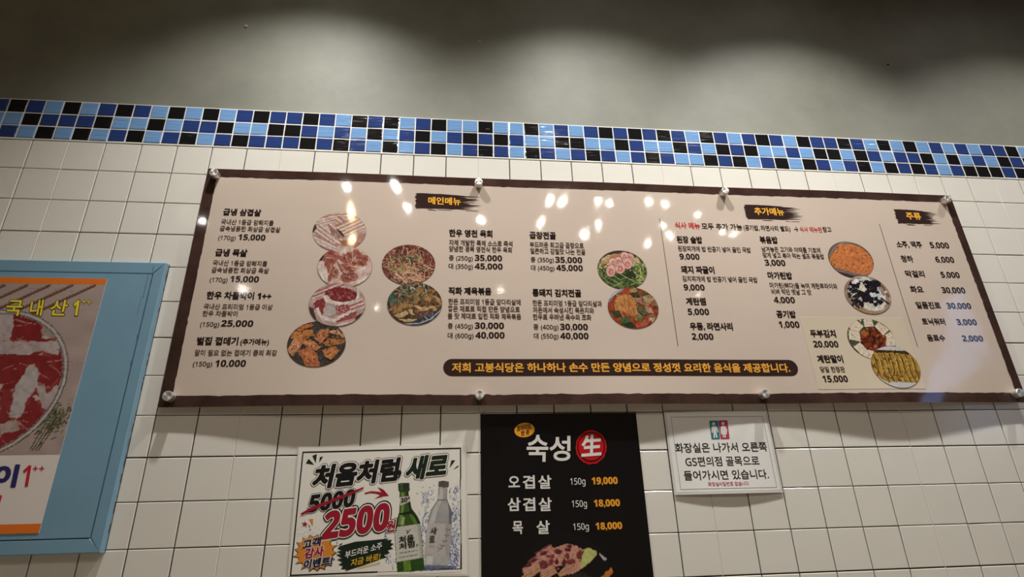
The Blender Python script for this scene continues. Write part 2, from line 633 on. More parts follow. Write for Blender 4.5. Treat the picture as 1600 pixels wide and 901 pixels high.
# brown border: four strips with a slightly ragged inner edge
IX0, IX1, IZ0, IZ1 = 0.5375, 2.8665, ZO - 0.761, ZO - 0.1185


def ragged(n, amp, seed):
    q = random.Random(seed)
    return [q.uniform(-amp, amp) * (1 if q.random() < 0.35 else 0.35) for _ in range(n + 1)]


def strip(horizontal, outer, inner, a0, a1, n, seed):
    jit = ragged(n, 0.0017, seed)
    V, Fc = [], []
    m = 3
    for i in range(n + 1):
        a = a0 + (a1 - a0) * i / n
        for k in range(m + 1):
            bq = outer + (inner + jit[i] - outer) * k / m
            x, z = (a, bq) if horizontal else (bq, a)
            V.append((x, float(sheet(x, z)) - 0.0003, z))
    for i in range(n):
        for k in range(m):
            q = [i * (m + 1) + k, (i + 1) * (m + 1) + k, (i + 1) * (m + 1) + k + 1, i * (m + 1) + k + 1]
            P = [V[j] for j in q]
            cr = (P[1][0] - P[0][0]) * (P[2][2] - P[0][2]) - (P[1][2] - P[0][2]) * (P[2][0] - P[0][0])
            Fc.append(tuple(q) if cr > 0 else tuple(reversed(q)))
    return V, Fc, [0] * len(Fc)


mesh('border', join([strip(True, BZ1 - 0.0003, IZ1, BX0 + 0.0003, BX1 - 0.0003, 170, 1), strip(True, BZ0 + 0.0003, IZ0, BX0 + 0.0003, BX1 - 0.0003, 170, 2),
                     strip(False, BX0 + 0.0003, IX0, IZ0 - 0.001, IZ1 + 0.001, 60, 3), strip(False, BX1 - 0.0003, IX1, IZ0 - 0.001, IZ1 + 0.001, 60, 4)]), M_brown, menu)

# standoffs: post to the wall, domed cap with a turned face
for sx in SO_X:
    for sz in SO_Z:
        y0 = float(sheet(sx, sz))
        prof = [(0.0075, 0.004), (0.0075, y0 - 0.0015), (0.0118, y0 - 0.0016), (0.0122, y0 - 0.0022), (0.0122, y0 - 0.0205), (0.0112, y0 - 0.0222), (0.0104, y0 - 0.0224), (0.001, y0 - 0.0219)]
        mesh('standoff', lathe(sx, sz, prof, 48), M_steel, menu)


def lines(name, rows, mats, parent=menu, Y=YS, yf=sheet, eps=0.0006):
    """rows: (text, x left, x right, y mid, letter height, weight, material index). The first row is the part,
    the rows under it are its sub-parts; below a part all rows are sub-parts."""
    head = None
    for s, xl, xr, yc, h, wt, mi in rows:
        kind = name if head is None or parent.parent else 'description' if wt == D else 'price' if wt == N else 'portion' if wt == S else 'remark'
        o = mesh(kind, text_line(s, xl, xr, yc, h, Y, yf, wt, eps, 0), mats[mi], parent if head is None or parent.parent else head)
        head = head or o
    return head


T, D, N, S = 0.042, 0.0205, 0.032, 0.012
INK = [M_ink, M_ink2, M_red]
lines('menu_entry', [('급냉 삼겹살', 348, 407.5, 329.5, 11, T, 0), ('국내산 1등급 암퇘지를', 345, 427, 345, 8.4, D, 1), ('급속냉동한 최상급 삼겹살', 343, 437.5, 355.3, 8.4, D, 1),
                     ('(170g)', 340.5, 367.5, 370, 6.7, S, 0), ('15,000', 371.7, 414.2, 369, 9.2, N, 0)], INK)
lines('menu_entry', [('급냉 목살', 335.7, 385.7, 393, 11.8, T, 0), ('국내산 1등급 암퇘지를', 332, 417, 409.2, 8.7, D, 1), ('급속냉동한 최상급 목살', 330, 419.5, 420.2, 8.7, D, 1),
                     ('(170g)', 327, 355, 435.8, 7, S, 0), ('15,000', 359, 404, 434.5, 9.6, N, 0)], INK)
lines('menu_entry', [('한우 차돌박이 1++', 322, 423.5, 460, 12.4, T, 0), ('국내산 프리미엄 1등급 이상', 317.5, 425.5, 477.5, 9, D, 1), ('한우 차돌박이', 315.7, 370.7, 488.4, 9, D, 1),
                     ('(150g)', 312, 342, 505.5, 7.2, S, 0), ('25,000', 345, 395, 504, 10.2, N, 0)], INK)
lines('menu_entry', [('벌집 껍데기', 306.7, 371.7, 531.5, 13, T, 0), ('(추가메뉴)', 375, 420, 533, 10, 0.03, 0), ('말이 필요 없는 껍데기 중의 최강', 303.5, 432.5, 550, 9.6, D, 1),
                     ('(150g)', 300.7, 331, 567.7, 7.4, S, 0), ('10,000', 335.5, 383.7, 566.7, 10.6, N, 0)], INK)
lines('menu_entry', [('한우 영천 육회', 701.7, 769.5, 362.5, 11.6, T, 0), ('자체 개발한 특제 소스로 즉석', 701.7, 801, 377.5, 9, D, 1), ('양념한 경북 영천식 한우 육회', 701.7, 800, 387.2, 9, D, 1),
                     ('중 (250g)', 701.5, 739, 401.5, 8.4, S, 0), ('35,000', 742, 784.7, 401.5, 9.4, N, 0), ('대 (350g)', 701, 739, 414.4, 8.4, S, 0), ('45,000', 742, 785.5, 414.5, 9.4, N, 0)], INK)
lines('menu_entry', [('직화 제육볶음', 700.7, 768, 453, 11.8, T, 0), ('한돈 프리미엄 1등급 앞다리살에', 700.5, 813.7, 469.7, 9.4, D, 1), ('좋은 재료로 직접 만든 양념으로', 700, 812.5, 481, 9.4, D, 1),
                     ('불 맛 제대로 입힌 직화 제육볶음', 699.5, 814.5, 492.3, 9.4, D, 1), ('중 (450g)', 699.5, 739, 508, 8.8, S, 0), ('30,000', 742, 787.7, 507.5, 10, N, 0),
                     ('대 (600g)', 699.5, 740, 523, 8.8, S, 0), ('40,000', 743, 788.7, 522.5, 10, N, 0)], INK)
lines('menu_entry', [('곱창전골', 827.5, 869, 366, 11.6, T, 0), ('부드러운 최고급 곱창으로', 828, 912.5, 380.7, 9, D, 1), ('얼큰하고 감칠맛 나는 전골', 828.7, 915, 390.7, 9, D, 1),
                     ('중 (350g)', 829.5, 865.7, 404.2, 8.4, S, 0), ('35,000', 868, 910, 404.5, 9.4, N, 0), ('대 (450g)', 830, 866.7, 417, 8.4, S, 0), ('45,000', 869.5, 911, 417, 9.4, N, 0)], INK)
lines('menu_entry', [('통돼지 김치전골', 832, 908.7, 455.9, 12, T, 0), ('한돈 프리미엄 1등급 앞다리살과', 832.5, 941, 472, 9.4, D, 1), ('저온에서 숙성시킨 묵은지와', 833, 928.7, 483, 9.4, D, 1),
                     ('한우로 우려낸 육수의 조화', 833, 924.5, 493.9, 9.4, D, 1), ('중 (400g)', 833.7, 873, 509.5, 8.8, S, 0), ('30,000', 875.5, 919, 509.5, 10, N, 0),
                     ('대 (550g)', 834.5, 873, 523.7, 8.8, S, 0), ('40,000', 875.7, 920, 523.7, 10, N, 0)], INK)
lines('menu_note', [('식사 메뉴', 1055, 1094.5, 350.5, 10, 0.03, 2), ('모두 추가 가능', 1097, 1160.5, 352, 10, 0.026, 0), ('(공기밥, 라면사리 별도)', 1162.5, 1235.7, 354.2, 8.4, 0.018, 0),
                    ('식사 메뉴판', 1250.5, 1285.5, 356.8, 8.2, 0.014, 2), ('참고', 1286.5, 1300, 357.2, 8.2, 0.014, 0), ('→', 1241.5, 1248, 356.6, 10, 0.0, 0)], INK)
lines('menu_entry', [('된장 술밥', 1058, 1098, 372.8, 11.2, T, 0), ('된장찌개에 밥 반공기 넣어 끓인 국밥', 1060, 1174, 386.8, 8.6, D, 1), ('9,000', 1062.5, 1093.7, 399.3, 9.2, N, 0)], INK)
lines('menu_entry', [('돼지 짜글이', 1065, 1117, 419.8, 11.8, T, 0), ('김치찌개에 밥 반공기 넣어 끓인 국밥', 1067, 1184.5, 434, 8.8, D, 1), ('9,000', 1069, 1101.7, 447.6, 9.6, N, 0)], INK)
lines('menu_entry', [('계란찜', 1072.5, 1103.7, 469.5, 11.8, T, 0), ('5,000', 1075.5, 1108.7, 485.8, 10, N, 0)], INK)
lines('menu_entry', [('우동, 라면사리', 1078.7, 1145.7, 508.5, 12, T, 0), ('2,000', 1081.7, 1115.5, 524.7, 10.2, N, 0)], INK)
lines('menu_entry', [('볶음밥', 1188, 1216, 373.3, 11.2, T, 0), ('남겨놓은 고기와 야채를 기호에', 1191, 1283, 387.8, 8.4, D, 1), ('맞게 넣고 볶아 먹는 셀프 볶음밥', 1193, 1288.7, 397.3, 8.4, D, 1),
                     ('3,000', 1196, 1228, 409, 9.6, N, 0)], INK)
lines('menu_entry', [('마가린밥', 1200.5, 1238.7, 429, 11.4, T, 0), ('마가린(빠다)을 녹여 계란후라이와', 1203.7, 1309.5, 444.3, 8.7, D, 1), ('비벼 먹던 옛날 그 맛', 1206.5, 1268.7, 454.4, 8.7, D, 1),
                     ('4,000', 1210, 1243, 467.3, 9.9, N, 0)], INK)
lines('menu_entry', [('공기밥', 1214, 1244.5, 489.6, 11.6, T, 0), ('1,000', 1218, 1250, 505.8, 10.2, N, 0)], INK)
for a_, xa, xb, ya, p_, xc, xd, yb_ in (('소주, 맥주', 1402, 1441.7, 380.3, '5,000', 1454.5, 1484, 381.7), ('청하', 1409, 1428, 403, '6,000', 1463, 1492, 404.2),
                                        ('막걸리', 1416, 1445.7, 426.5, '5,000', 1471.5, 1500.7, 428), ('화요', 1423.7, 1444, 450.7, '30,000', 1473, 1509.5, 452),
                                        ('일품진로', 1432.5, 1471, 475.5, '30,000', 1480.7, 1518.7, 476.5), ('토닉워터', 1442, 1478, 501, '3,000', 1496.5, 1527.5, 502),
                                        ('음료수', 1450, 1478, 526.7, '2,000', 1505, 1537.5, 527.6)):
    lines('menu_entry', [(a_, xa, xb, ya, 10.6, 0.03, 0), (p_, xc, xd, yb_, 9.4, N, 0)], INK)


# brush-stroke headings with gold lettering
def brush(x0, y0, x1, y1, seed, drop):
    """A dry-brush stroke: solid at the left, torn into bristle streaks at the right (photograph-measured ends)."""
    q = random.Random(seed)
    X0, Zt = at(x0, y0, YS)
    _, Zb = at(x0 + 3, y1 - drop, YS)
    X1 = x_on_line(x1, YS, (Zt + Zb) / 2)
    Wd = X1 - X0
    n = 22
    P = []
    H = Zt - Zb
    for i in range(n + 1):                                     # ragged left end
        v = i / n
        P.append((X0 + Wd * (0.0 + 0.035 * q.random() + 0.03 * abs(v - 0.5)), Zt - H * (0.04 + 0.92 * v)))
    for i in range(1, 12):
        P.append((X0 + Wd * (0.03 + 0.70 * i / 11), Zb + H * (0.05 + 0.03 * q.random())))
    for i in range(12):                                        # bristles
        v = i / 11
        P.append((X0 + Wd * (0.74 + 0.26 * q.random() ** 0.6), Zb + H * (0.05 + 0.80 * v)))
        P.append((X0 + Wd * (0.58 + 0.20 * q.random()), Zb + H * (0.05 + 0.80 * (v + 0.04))))
    for i in range(10, 0, -1):
        P.append((X0 + Wd * (0.05 + 0.68 * i / 11), Zt - H * (0.015 + 0.085 * (i / 11) ** 2 + 0.015 * q.random())))
    gs = [flat_poly(P, sheet, 0.0004)]
    for i in range(5):                                         # loose streaks along the bottom
        a = X0 + Wd * q.uniform(0.15, 0.75)
        l = Wd * q.uniform(0.06, 0.22)
        z = Zb + H * q.uniform(-0.05, 0.0)
        gs.append(flat_poly([(a, z), (a + l, z - 0.0006), (a + l, z + 0.0006), (a, z + 0.0012)], sheet, 0.0004))
    return join(gs)


for s, bx, tx in (('메인메뉴', (647, 299.5, 757.5, 325.5), (669, 720, 312, 11.6)), ('추가메뉴', (1160.7, 317.5, 1258, 342), (1179.5, 1225.7, 328.6, 11.4)),
                  ('주류', (1395.5, 325, 1472, 349), (1417, 1440, 336, 11.2))):
    h = mesh('heading', brush(*bx, seed=len(s) + int(bx[0]), drop=0.0), M_bar, menu)
    mesh('heading_text', text_line(s, tx[0], tx[1], tx[2], tx[3], YS, sheet, 0.030, 0.0009), M_gold, h)


# the slogan in a dark rounded bar
def capsule(x0, x1, yc, hh):
    X0, Zc = at(x0, yc, YS)
    X1 = x_on_line(x1, YS, Zc)
    H = at(x0, yc - hh / 2, YS)[1] - at(x0, yc + hh / 2, YS)[1]
    r_ = H / 2
    V, Fc = [], []
    n = 90
    for i in range(n + 1):
        x = X0 + (X1 - X0) * (0.5 - 0.5 * math.cos(math.pi * i / n))
        e = min(x - X0, X1 - x)
        hh_ = r_ if e >= r_ else math.sqrt(max(0, r_ * r_ - (r_ - e) ** 2))
        for s_ in (-1, 0, 1):
            z = Zc + s_ * hh_
            V.append((x, float(sheet(x, z)) - 0.0004, z))
    for i in range(n):
        for k in range(2):
            Fc.append((i * 3 + k, i * 3 + 3 + k, i * 3 + 4 + k, i * 3 + 1 + k))
    return V, Fc, None


bar = mesh('slogan_bar', capsule(692.5, 1247.5, 573.2, 27), M_bar, menu)
mesh('slogan_text', text_line('저희 고봉식당은 하나하나 손수 만든 양념으로 정성껏 요리한 음식을 제공합니다.', 706, 1235, 573.2, 15, YS, sheet, 0.034, 0.0009), M_orange, bar)

# thin upright divider lines
for (xa, ya), (xb, yb_) in (((1031.2, 340), (1060, 539.5)), ((1374.5, 348.7), (1436, 541))):
    X0, Z0 = at(xa, ya, YS)
    X1, Z1 = at(xb, yb_, YS)
    Xm = (X0 + X1) / 2
    zz = np.linspace(Z1, Z0, 25)
    V, Fc = [], []
    for z in zz:
        for dx in (-0.0008, 0.0008):
            V.append((Xm + dx, float(sheet(Xm, z)) - 0.0005, z))
    Fc = [(2 * i, 2 * i + 1, 2 * i + 3, 2 * i + 2) for i in range(24)]
    mesh('divider_line', (V, Fc), M_ink2, menu)

# the paper patch pasted over the lower right, with its own two dishes
PX0, PZ1 = at(1252.5, 494, YS)
_, PZ0 = at(1280, 608.5, YS)
PX1 = 2.578
patch = mesh('pasted_patch', grid_sheet(PX0, PX1, PZ0 + 0.001, PZ1, 30, 16, lambda X, Z: sheet(X, Z) - 0.0005), M_patch, menu)
mesh('patch_edge', join([flat_poly([(PX0 - 0.0009, PZ0 + 0.001), (PX0, PZ0 + 0.001), (PX0, PZ1), (PX0 - 0.0009, PZ1)], sheet, 0.00055),
                         flat_poly([(PX0 - 0.0009, PZ1), (PX1, PZ1), (PX1, PZ1 + 0.0009), (PX0 - 0.0009, PZ1 + 0.0009)], sheet, 0.00055)]), M_edge, patch)
lines('patch_text', [('두부김치', 1267, 1306.7, 520, 12, T, 0), ('20,000', 1271.7, 1310.5, 536.7, 10.2, N, 0), ('계란말이', 1277.5, 1317.5, 560, 12.4, T, 0),
                     ('당일 한정판', 1282, 1320, 576.5, 9.2, D, 1), ('15,000', 1285.5, 1324, 591.5, 10.6, N, 0)], INK, parent=patch, eps=0.0011)

# ---- the round food photographs
RX, RZ = 0.0746, 0.0630
FR1, FR2, FR3 = (480, 320, 7.27), (430, 430, 5.926), (910, 380, 6.436)
FR4, FR5 = (1280, 370, 6.933), (1300, 490, 7.3875)
GAIN = 0.88


def belly(p):
    pk, wt, og = (190, 140, 130), (222, 200, 190), (196, 138, 112)
    p.fill((196, 160, 150), 0.12, 40)
    p.poly([(40, 200), (130, 200), (110, 290), (50, 330)], (66, 58, 56))
    p.slice_((90, 200), (350, 130), 85, [pk, wt, pk, wt, (176, 124, 116), wt])
    p.slice_((250, 110), (460, 95), 60, [wt, og, wt])
    p.slice_((320, 150), (460, 260), 90, [(186, 126, 116), wt, og, (206, 170, 158)])
    p.slice_((330, 310), (680, 150), 150, [og, wt, og, (226, 200, 184), og, wt, (188, 128, 108), wt])
    p.slice_((100, 260), (370, 460), 150, [wt, pk, wt, (184, 140, 130), wt, pk, wt])
    p.slice_((230, 220), (410, 370), 70, [wt, (168, 120, 114), (176, 128, 120), wt])
    p.poly([(250, 250), (340, 300), (380, 370), (340, 380), (270, 320)], (160, 116, 110), jag=6)
    p.poly([(330, 260), (380, 290), (430, 350), (400, 350), (330, 275)], (70, 54, 50))
    p.poly([(370, 400), (540, 380), (620, 430), (560, 480), (370, 440)], (176, 108, 86), jag=8)
    p.poly([(540, 360), (660, 310), (640, 400), (570, 400)], (180, 128, 116), jag=6)
    p.slice_((60, 370), (330, 500), 90, [pk, wt, (200, 170, 160), wt, pk])
    p.scatter(26, (60, 120, 640, 480), 120, 4, [(150, 100, 92), (232, 214, 204)], 3, 0.1, ang=(30, 35))


def neck(p):
    fat, red, dk = (216, 178, 166), (168, 98, 84), (150, 78, 66)
    p.fill(fat, 0.1, 30)
    p.poly([(90, 640), (120, 540), (220, 540), (200, 620)], (64, 52, 50))
    for a in ((270, 560, 110, 60, 20), (250, 620, 80, 60, 0), (290, 750, 90, 55, 50), (210, 660, 30, 40, 0), (480, 570, 90, 42, 15), (570, 545, 60, 35, 30), (430, 610, 80, 40, 20),
              (600, 650, 80, 35, 10), (460, 710, 100, 52, 15), (520, 650, 50, 30, 0), (470, 815, 105, 58, -5), (650, 600, 50, 40, 20), (590, 590, 40, 20, 0)):
        p.ell(a[0], a[1], a[2], a[3], red if a[0] % 20 else (182, 108, 84), a[4], 0.14, 25, 9, 30)
        p.ell(a[0] + 8, a[1] + 6, a[2] * 0.55, a[3] * 0.5, dk, a[4] + 25, 0.16, 20, 8, 20)
    p.scatter(34, (200, 520, 680, 850), 110, 5, [(222, 186, 174), (228, 200, 190)], 8, 0.4)
    p.poly([(360, 545), (410, 490), (480, 500), (440, 545)], (226, 208, 196), jag=5)
    p.poly([(130, 720), (220, 720), (230, 860), (160, 860)], (228, 212, 200), jag=8)
    p.poly([(120, 650), (190, 640), (180, 720), (120, 720)], (216, 196, 186), jag=5)
    p.poly([(570, 740), (660, 680), (680, 720), (600, 780)], (226, 206, 196), jag=6)
    p.poly([(540, 870), (700, 790), (720, 830), (600, 890)], (228, 210, 198), jag=6)
    p.ell(255, 820, 22, 50, (160, 92, 80), 10, 0.1, 15, 4, 20)
    p.line([(340, 640), (380, 730), (430, 790), (540, 770)], 12, (120, 60, 54))


def brisket(p):
    fat, red = (218, 196, 190), (150, 62, 62)
    p.fill((196, 158, 152), 0.14, 30)
    p.poly([(300, 280), (350, 300), (380, 410), (330, 380)], (84, 60, 56))
    p.slice_((330, 190), (640, 70), 60, [(190, 120, 112), fat, (176, 96, 90), fat])
    p.poly([(350, 250), (450, 200), (470, 320), (430, 360), (360, 310)], red, 0.2, 14, 8)
    p.ell(610, 175, 150, 66, (138, 50, 52), 4, 0.2, 12, 8)
    p.scatter(22, (490, 130, 730, 220), 34, 3, [(196, 130, 126), (210, 160, 154)], 6, 0.6)
    p.poly([(440, 180), (480, 180), (520, 225), (620, 245), (740, 225), (760, 150), (745, 90), (775, 130), (775, 230), (700, 262), (560, 275), (470, 245)], (226, 210, 202), jag=5)
    p.poly([(560, 280), (720, 265), (690, 330), (560, 370)], (156, 72, 70), 0.22, 12, 8)
    p.scatter(16, (560, 270, 720, 360), 60, 4, [(206, 170, 166)], 9, 0.4)
    p.ell(500, 320, 58, 48, (190, 178, 174), 0, 0.06)
    p.poly([(370, 300), (400, 290), (430, 370), (540, 400), (690, 320), (740, 300), (700, 360), (560, 430), (420, 410)], (224, 208, 202), jag=6)
    p.poly([(560, 420), (720, 330), (760, 340), (730, 400), (600, 450)], (162, 80, 78), 0.2, 14, 8)
    p.slice_((690, 300), (820, 250), 90, [fat, (176, 100, 96), fat, (190, 120, 114), fat])
    p.slice_((560, 455), (780, 400), 40, [(206, 150, 144), fat])
    p.poly([(740, 380), (830, 330), (800, 390), (740, 410)], (84, 60, 54))


def rind(p):
    p.fill((72, 66, 62), 0.3, 10)
    p.blobs(60, (110, 420, 650, 850), 6, [(104, 98, 92), (50, 44, 42)], 4, 2)
    for pts, c in (([(195, 500), (330, 432), (352, 460), (240, 512)], (196, 110, 56)), ([(135, 525), (250, 500), (350, 505), (362, 550), (250, 604), (140, 575)], (192, 120, 64)),
                   ([(505, 512), (580, 498), (640, 555), (642, 582), (590, 545), (520, 540)], (206, 146, 106)), ([(350, 582), (410, 500), (497, 492), (490, 562), (420, 625)], (188, 116, 76)),
                   ([(440, 635), (480, 578), (640, 588), (646, 612), (520, 655)], (178, 112, 66)), ([(112, 690), (180, 575), (255, 610), (240, 650), (150, 750)], (206, 138, 98)),
                   ([(235, 600), (330, 598), (432, 655), (385, 697), (270, 650)], (204, 130, 84)), ([(200, 692), (330, 660), (392, 740), (418, 842), (290, 848), (250, 770)], (186, 108, 68)),
                   ([(425, 695), (540, 650), (592, 690), (520, 788), (468, 762)], (190, 118, 68))):
        p.poly([(x, y + 8) for x, y in pts], (44, 34, 30), 0.1, 10, 8)
        p.poly(pts, c, 0.2, 16, 8, 18)
        cx, cy = sum(q[0] for q in pts) / len(pts), sum(q[1] for q in pts) / len(pts)
        p.poly([(cx + (x - cx) * 0.6 - 6, cy + (y - cy) * 0.55 - 8) for x, y in pts], [v * 1.12 for v in c], 0.2, 10, 8)
        p.blobs(5, (cx - 50, cy - 30, cx + 50, cy + 30), 12, [[v * 0.66 for v in c]], int(cx), 4)


def yukhoe(p):
    p.fill((122, 74, 64), 0.35, 12)
    R_ = (840, 440, 1470, 900)
    p.scatter(150, R_, 110, 13, [(132, 56, 56), (150, 74, 70), (112, 44, 48), (90, 40, 40)], 1, 0.3)
    p.scatter(130, R_, 90, 9, [(206, 172, 134), (190, 146, 118), (196, 156, 118), (176, 122, 106), (150, 90, 80)], 2, 0.3)
    p.scatter(70, (900, 560, 1300, 760), 80, 9, [(186, 160, 104), (204, 176, 120), (150, 130, 80)], 3, 0.4)
    p.blobs(14, (1000, 560, 1340, 760), 20, [(82, 96, 66), (110, 116, 80), (62, 84, 72)], 4, 8)
    p.scatter(26, (1050, 700, 1440, 860), 190, 12, [(222, 184, 148), (210, 164, 128), (198, 140, 120)], 5, 0.2, ang=(14, 25))
    p.scatter(34, R_, 80, 6, [(72, 34, 34), (60, 30, 30)], 6, 0.4)
    p.ell(1145, 605, 12, 14, (96, 150, 150))


def jeyuk(p):
    p.fill((84, 64, 50), 0.4, 12)
    p.scatter(70, (1030, 60, 1550, 340), 90, 14, [(120, 86, 56), (150, 110, 72), (92, 66, 50), (172, 134, 92), (70, 54, 46)], 1, 0.5)
    p.blobs(26, (1250, 130, 1530, 330), 34, [(158, 112, 66), (184, 140, 90), (120, 84, 54), (190, 150, 104)], 2, 8)
    p.blobs(18, (1060, 220, 1280, 330), 36, [(170, 126, 74), (128, 88, 56), (96, 76, 62)], 3, 9)
    p.scatter(60, (1050, 60, 1420, 240), 60, 9, [(72, 88, 66), (98, 116, 94), (132, 136, 110), (54, 66, 50), (196, 190, 160)], 4, 0.5)
    p.blobs(10, (1050, 190, 1130, 260), 20, [(58, 98, 84), (86, 116, 110)], 7, 6)
    for q in ([(1090, 370), (1210, 320), (1240, 350), (1150, 395)], [(1230, 310), (1270, 310), (1290, 370), (1260, 360)], [(1140, 400), (1330, 400), (1290, 425), (1180, 420)], [(1290, 270), (1370, 290), (1350, 320), (1290, 290)], [(1390, 300), (1470, 280), (1470, 320), (1400, 330)]):
        p.poly(q, (206, 172, 118), 0.14, 14, 6)
    p.poly([(1290, 350), (1460, 300), (1470, 340), (1400, 400), (1300, 380)], (104, 76, 62), 0.2, 12, 8)
    p.poly([(1330, 400), (1460, 345), (1545, 280), (1560, 480), (1180, 480), (1250, 430)], (62, 66, 82), 0.1)
    p.line([(1200, 445), (1330, 442), (1440, 400), (1530, 320)], 10, (176, 176, 184))
    p.scatter(22, (1330, 340, 1520, 440), 26, 3, [(190, 190, 196)], 8, 0.1, ang=(60, 8))


def gopchang(p):
    p.fill((74, 84, 50), 0.35, 16)
    p.ell(405, 70, 260, 60, (78, 60, 50))
    p.poly([(200, 150), (260, 110), (400, 95), (560, 140), (600, 220), (400, 240), (180, 240)], (196, 168, 130), 0.2, 14, 8)
    p.poly([(270, 130), (390, 95), (400, 140), (290, 165)], (206, 134, 84), 0.12, 14, 5)
    p.poly([(160, 180), (270, 170), (280, 215), (165, 215)], (184, 126, 84), 0.2, 14, 6)
    p.scatter(60, (165, 200, 300, 340), 70, 9, [(96, 112, 62), (150, 160, 96), (220, 208, 170), (60, 74, 44)], 1, 0.6)
    p.scatter(60, (500, 180, 640, 400), 80, 8, [(136, 156, 70), (170, 186, 96), (92, 112, 54), (196, 204, 140)], 2, 0.6)
    p.scatter(70, (200, 300, 540, 450), 120, 12, [(58, 76, 42), (76, 100, 52), (48, 62, 38), (104, 124, 66)], 3, 0.4)
    p.scatter(9, (230, 320, 480, 440), 150, 6, [(160, 172, 104)], 5, 0.2, ang=(25, 20))
    p.blobs(8, (330, 270, 560, 330), 36, [(54, 62, 40), (66, 78, 46)], 6, 8)
    for cx, cy, rx, ry, rt in ((480, 130, 42, 34, 20), (425, 115, 36, 34, 0), (365, 165, 34, 34, 0), (310, 180, 40, 38, 0), (455, 195, 46, 56, -20), (290, 270, 46, 58, 10), (382, 240, 50, 58, 0)):
        p.ell(cx, cy, rx + 4, ry + 4, (150, 88, 80), rt)
        p.ell(cx, cy, rx, ry, (226, 172, 160), rt, 0.1, 18)
        p.ell(cx + 2, cy + 10, rx * 0.55, ry * 0.55, (194, 112, 100), rt, 0.1, 14, 5)
        p.ell(cx + 4, cy + 12, rx * 0.3, ry * 0.32, (216, 150, 136), rt)
    p.line([(380, 300), (560, 400)], 8, (150, 166, 100))


def kimchi(p):
    p.fill((158, 66, 42), 0.2, 20)
    p.blobs(30, (520, 440, 760, 800), 40, [(150, 104, 76), (176, 130, 96), (110, 72, 52), (84, 64, 44)], 1, 9)
    p.poly([(330, 545), (420, 510), (530, 520), (560, 690), (520, 730), (420, 690), (340, 660)], (200, 132, 72), 0.2, 14, 9)
    p.scatter(32, (340, 530, 540, 690), 120, 7, [(218, 160, 96), (172, 98, 52), (188, 116, 62)], 2, 0.2, ang=(78, 16))
    for q, c in (([(480, 500), (560, 490), (590, 530), (510, 540)], (62, 70, 46)), ([(600, 480), (660, 500), (650, 540), (600, 520)], (84, 92, 62)), ([(470, 470), (530, 440), (560, 480), (500, 500)], (166, 132, 88)),
                 ([(615, 530), (680, 505), (730, 560), (680, 610), (620, 590)], (168, 138, 98)), ([(530, 560), (600, 530), (610, 590), (540, 590)], (172, 124, 100)), ([(550, 640), (640, 620), (700, 690), (630, 720), (560, 690)], (96, 96, 62)),
                 ([(630, 620), (690, 640), (720, 700), (660, 690)], (190, 136, 112)), ([(510, 740), (570, 710), (630, 730), (590, 775), (530, 770)], (128, 118, 62)), ([(680, 740), (740, 740), (720, 790), (670, 770)], (196, 160, 130)),
                 ([(285, 670), (370, 670), (400, 730), (330, 740)], (70, 72, 44)), ([(390, 740), (470, 730), (480, 790), (400, 800)], (66, 104, 60)), ([(400, 800), (500, 790), (540, 830), (470, 845)], (44, 66, 44)), ([(540, 800), (690, 770), (660, 830), (560, 850)], (186, 84, 56))):
        p.poly([(x + 3, y + 6) for x, y in q], (70, 38, 28), 0.1, 10, 5)
        p.poly(q, c, 0.2, 14, 7)
    p.poly([(260, 570), (330, 480), (430, 430), (400, 480), (330, 520), (270, 590)], (150, 152, 162), 0.06)
    p.line([(272, 552), (340, 490), (420, 436)], 6, (226, 226, 230))
    p.line([(278, 566), (345, 508), (405, 462)], 5, (84, 82, 92))


def fried(p):
    p.fill((112, 92, 86), 0.1, 40)
    p.line([(120, 200), (170, 110), (250, 60), (360, 52), (460, 80)], 14, (150, 128, 120))
    p.poly([(120, 300), (210, 370), (400, 420), (560, 420), (400, 470), (200, 430)], (64, 52, 52))
    p.line([(180, 350), (350, 385), (540, 410)], 10, (150, 124, 116))
    m = [(235, 72), (330, 70), (440, 92), (520, 150), (570, 215), (605, 300), (590, 360), (550, 402), (450, 392), (350, 372), (260, 345), (180, 330), (130, 280), (118, 235), (150, 180), (185, 120)]
    p.poly(m, (214, 122, 66), 0.14, 14, 6)
    ins = p.inside(m)
    keep = p.c.copy()
    p.scatter(150, (120, 70, 600, 400), 22, 6, [(232, 148, 90), (196, 102, 52), (224, 134, 72)], 1, 0.3)
    p.scatter(60, (130, 80, 600, 390), 24, 6, [(120, 58, 34), (96, 50, 34), (140, 74, 44)], 2, 0.3)
    p.c[~ins] = keep[~ins]


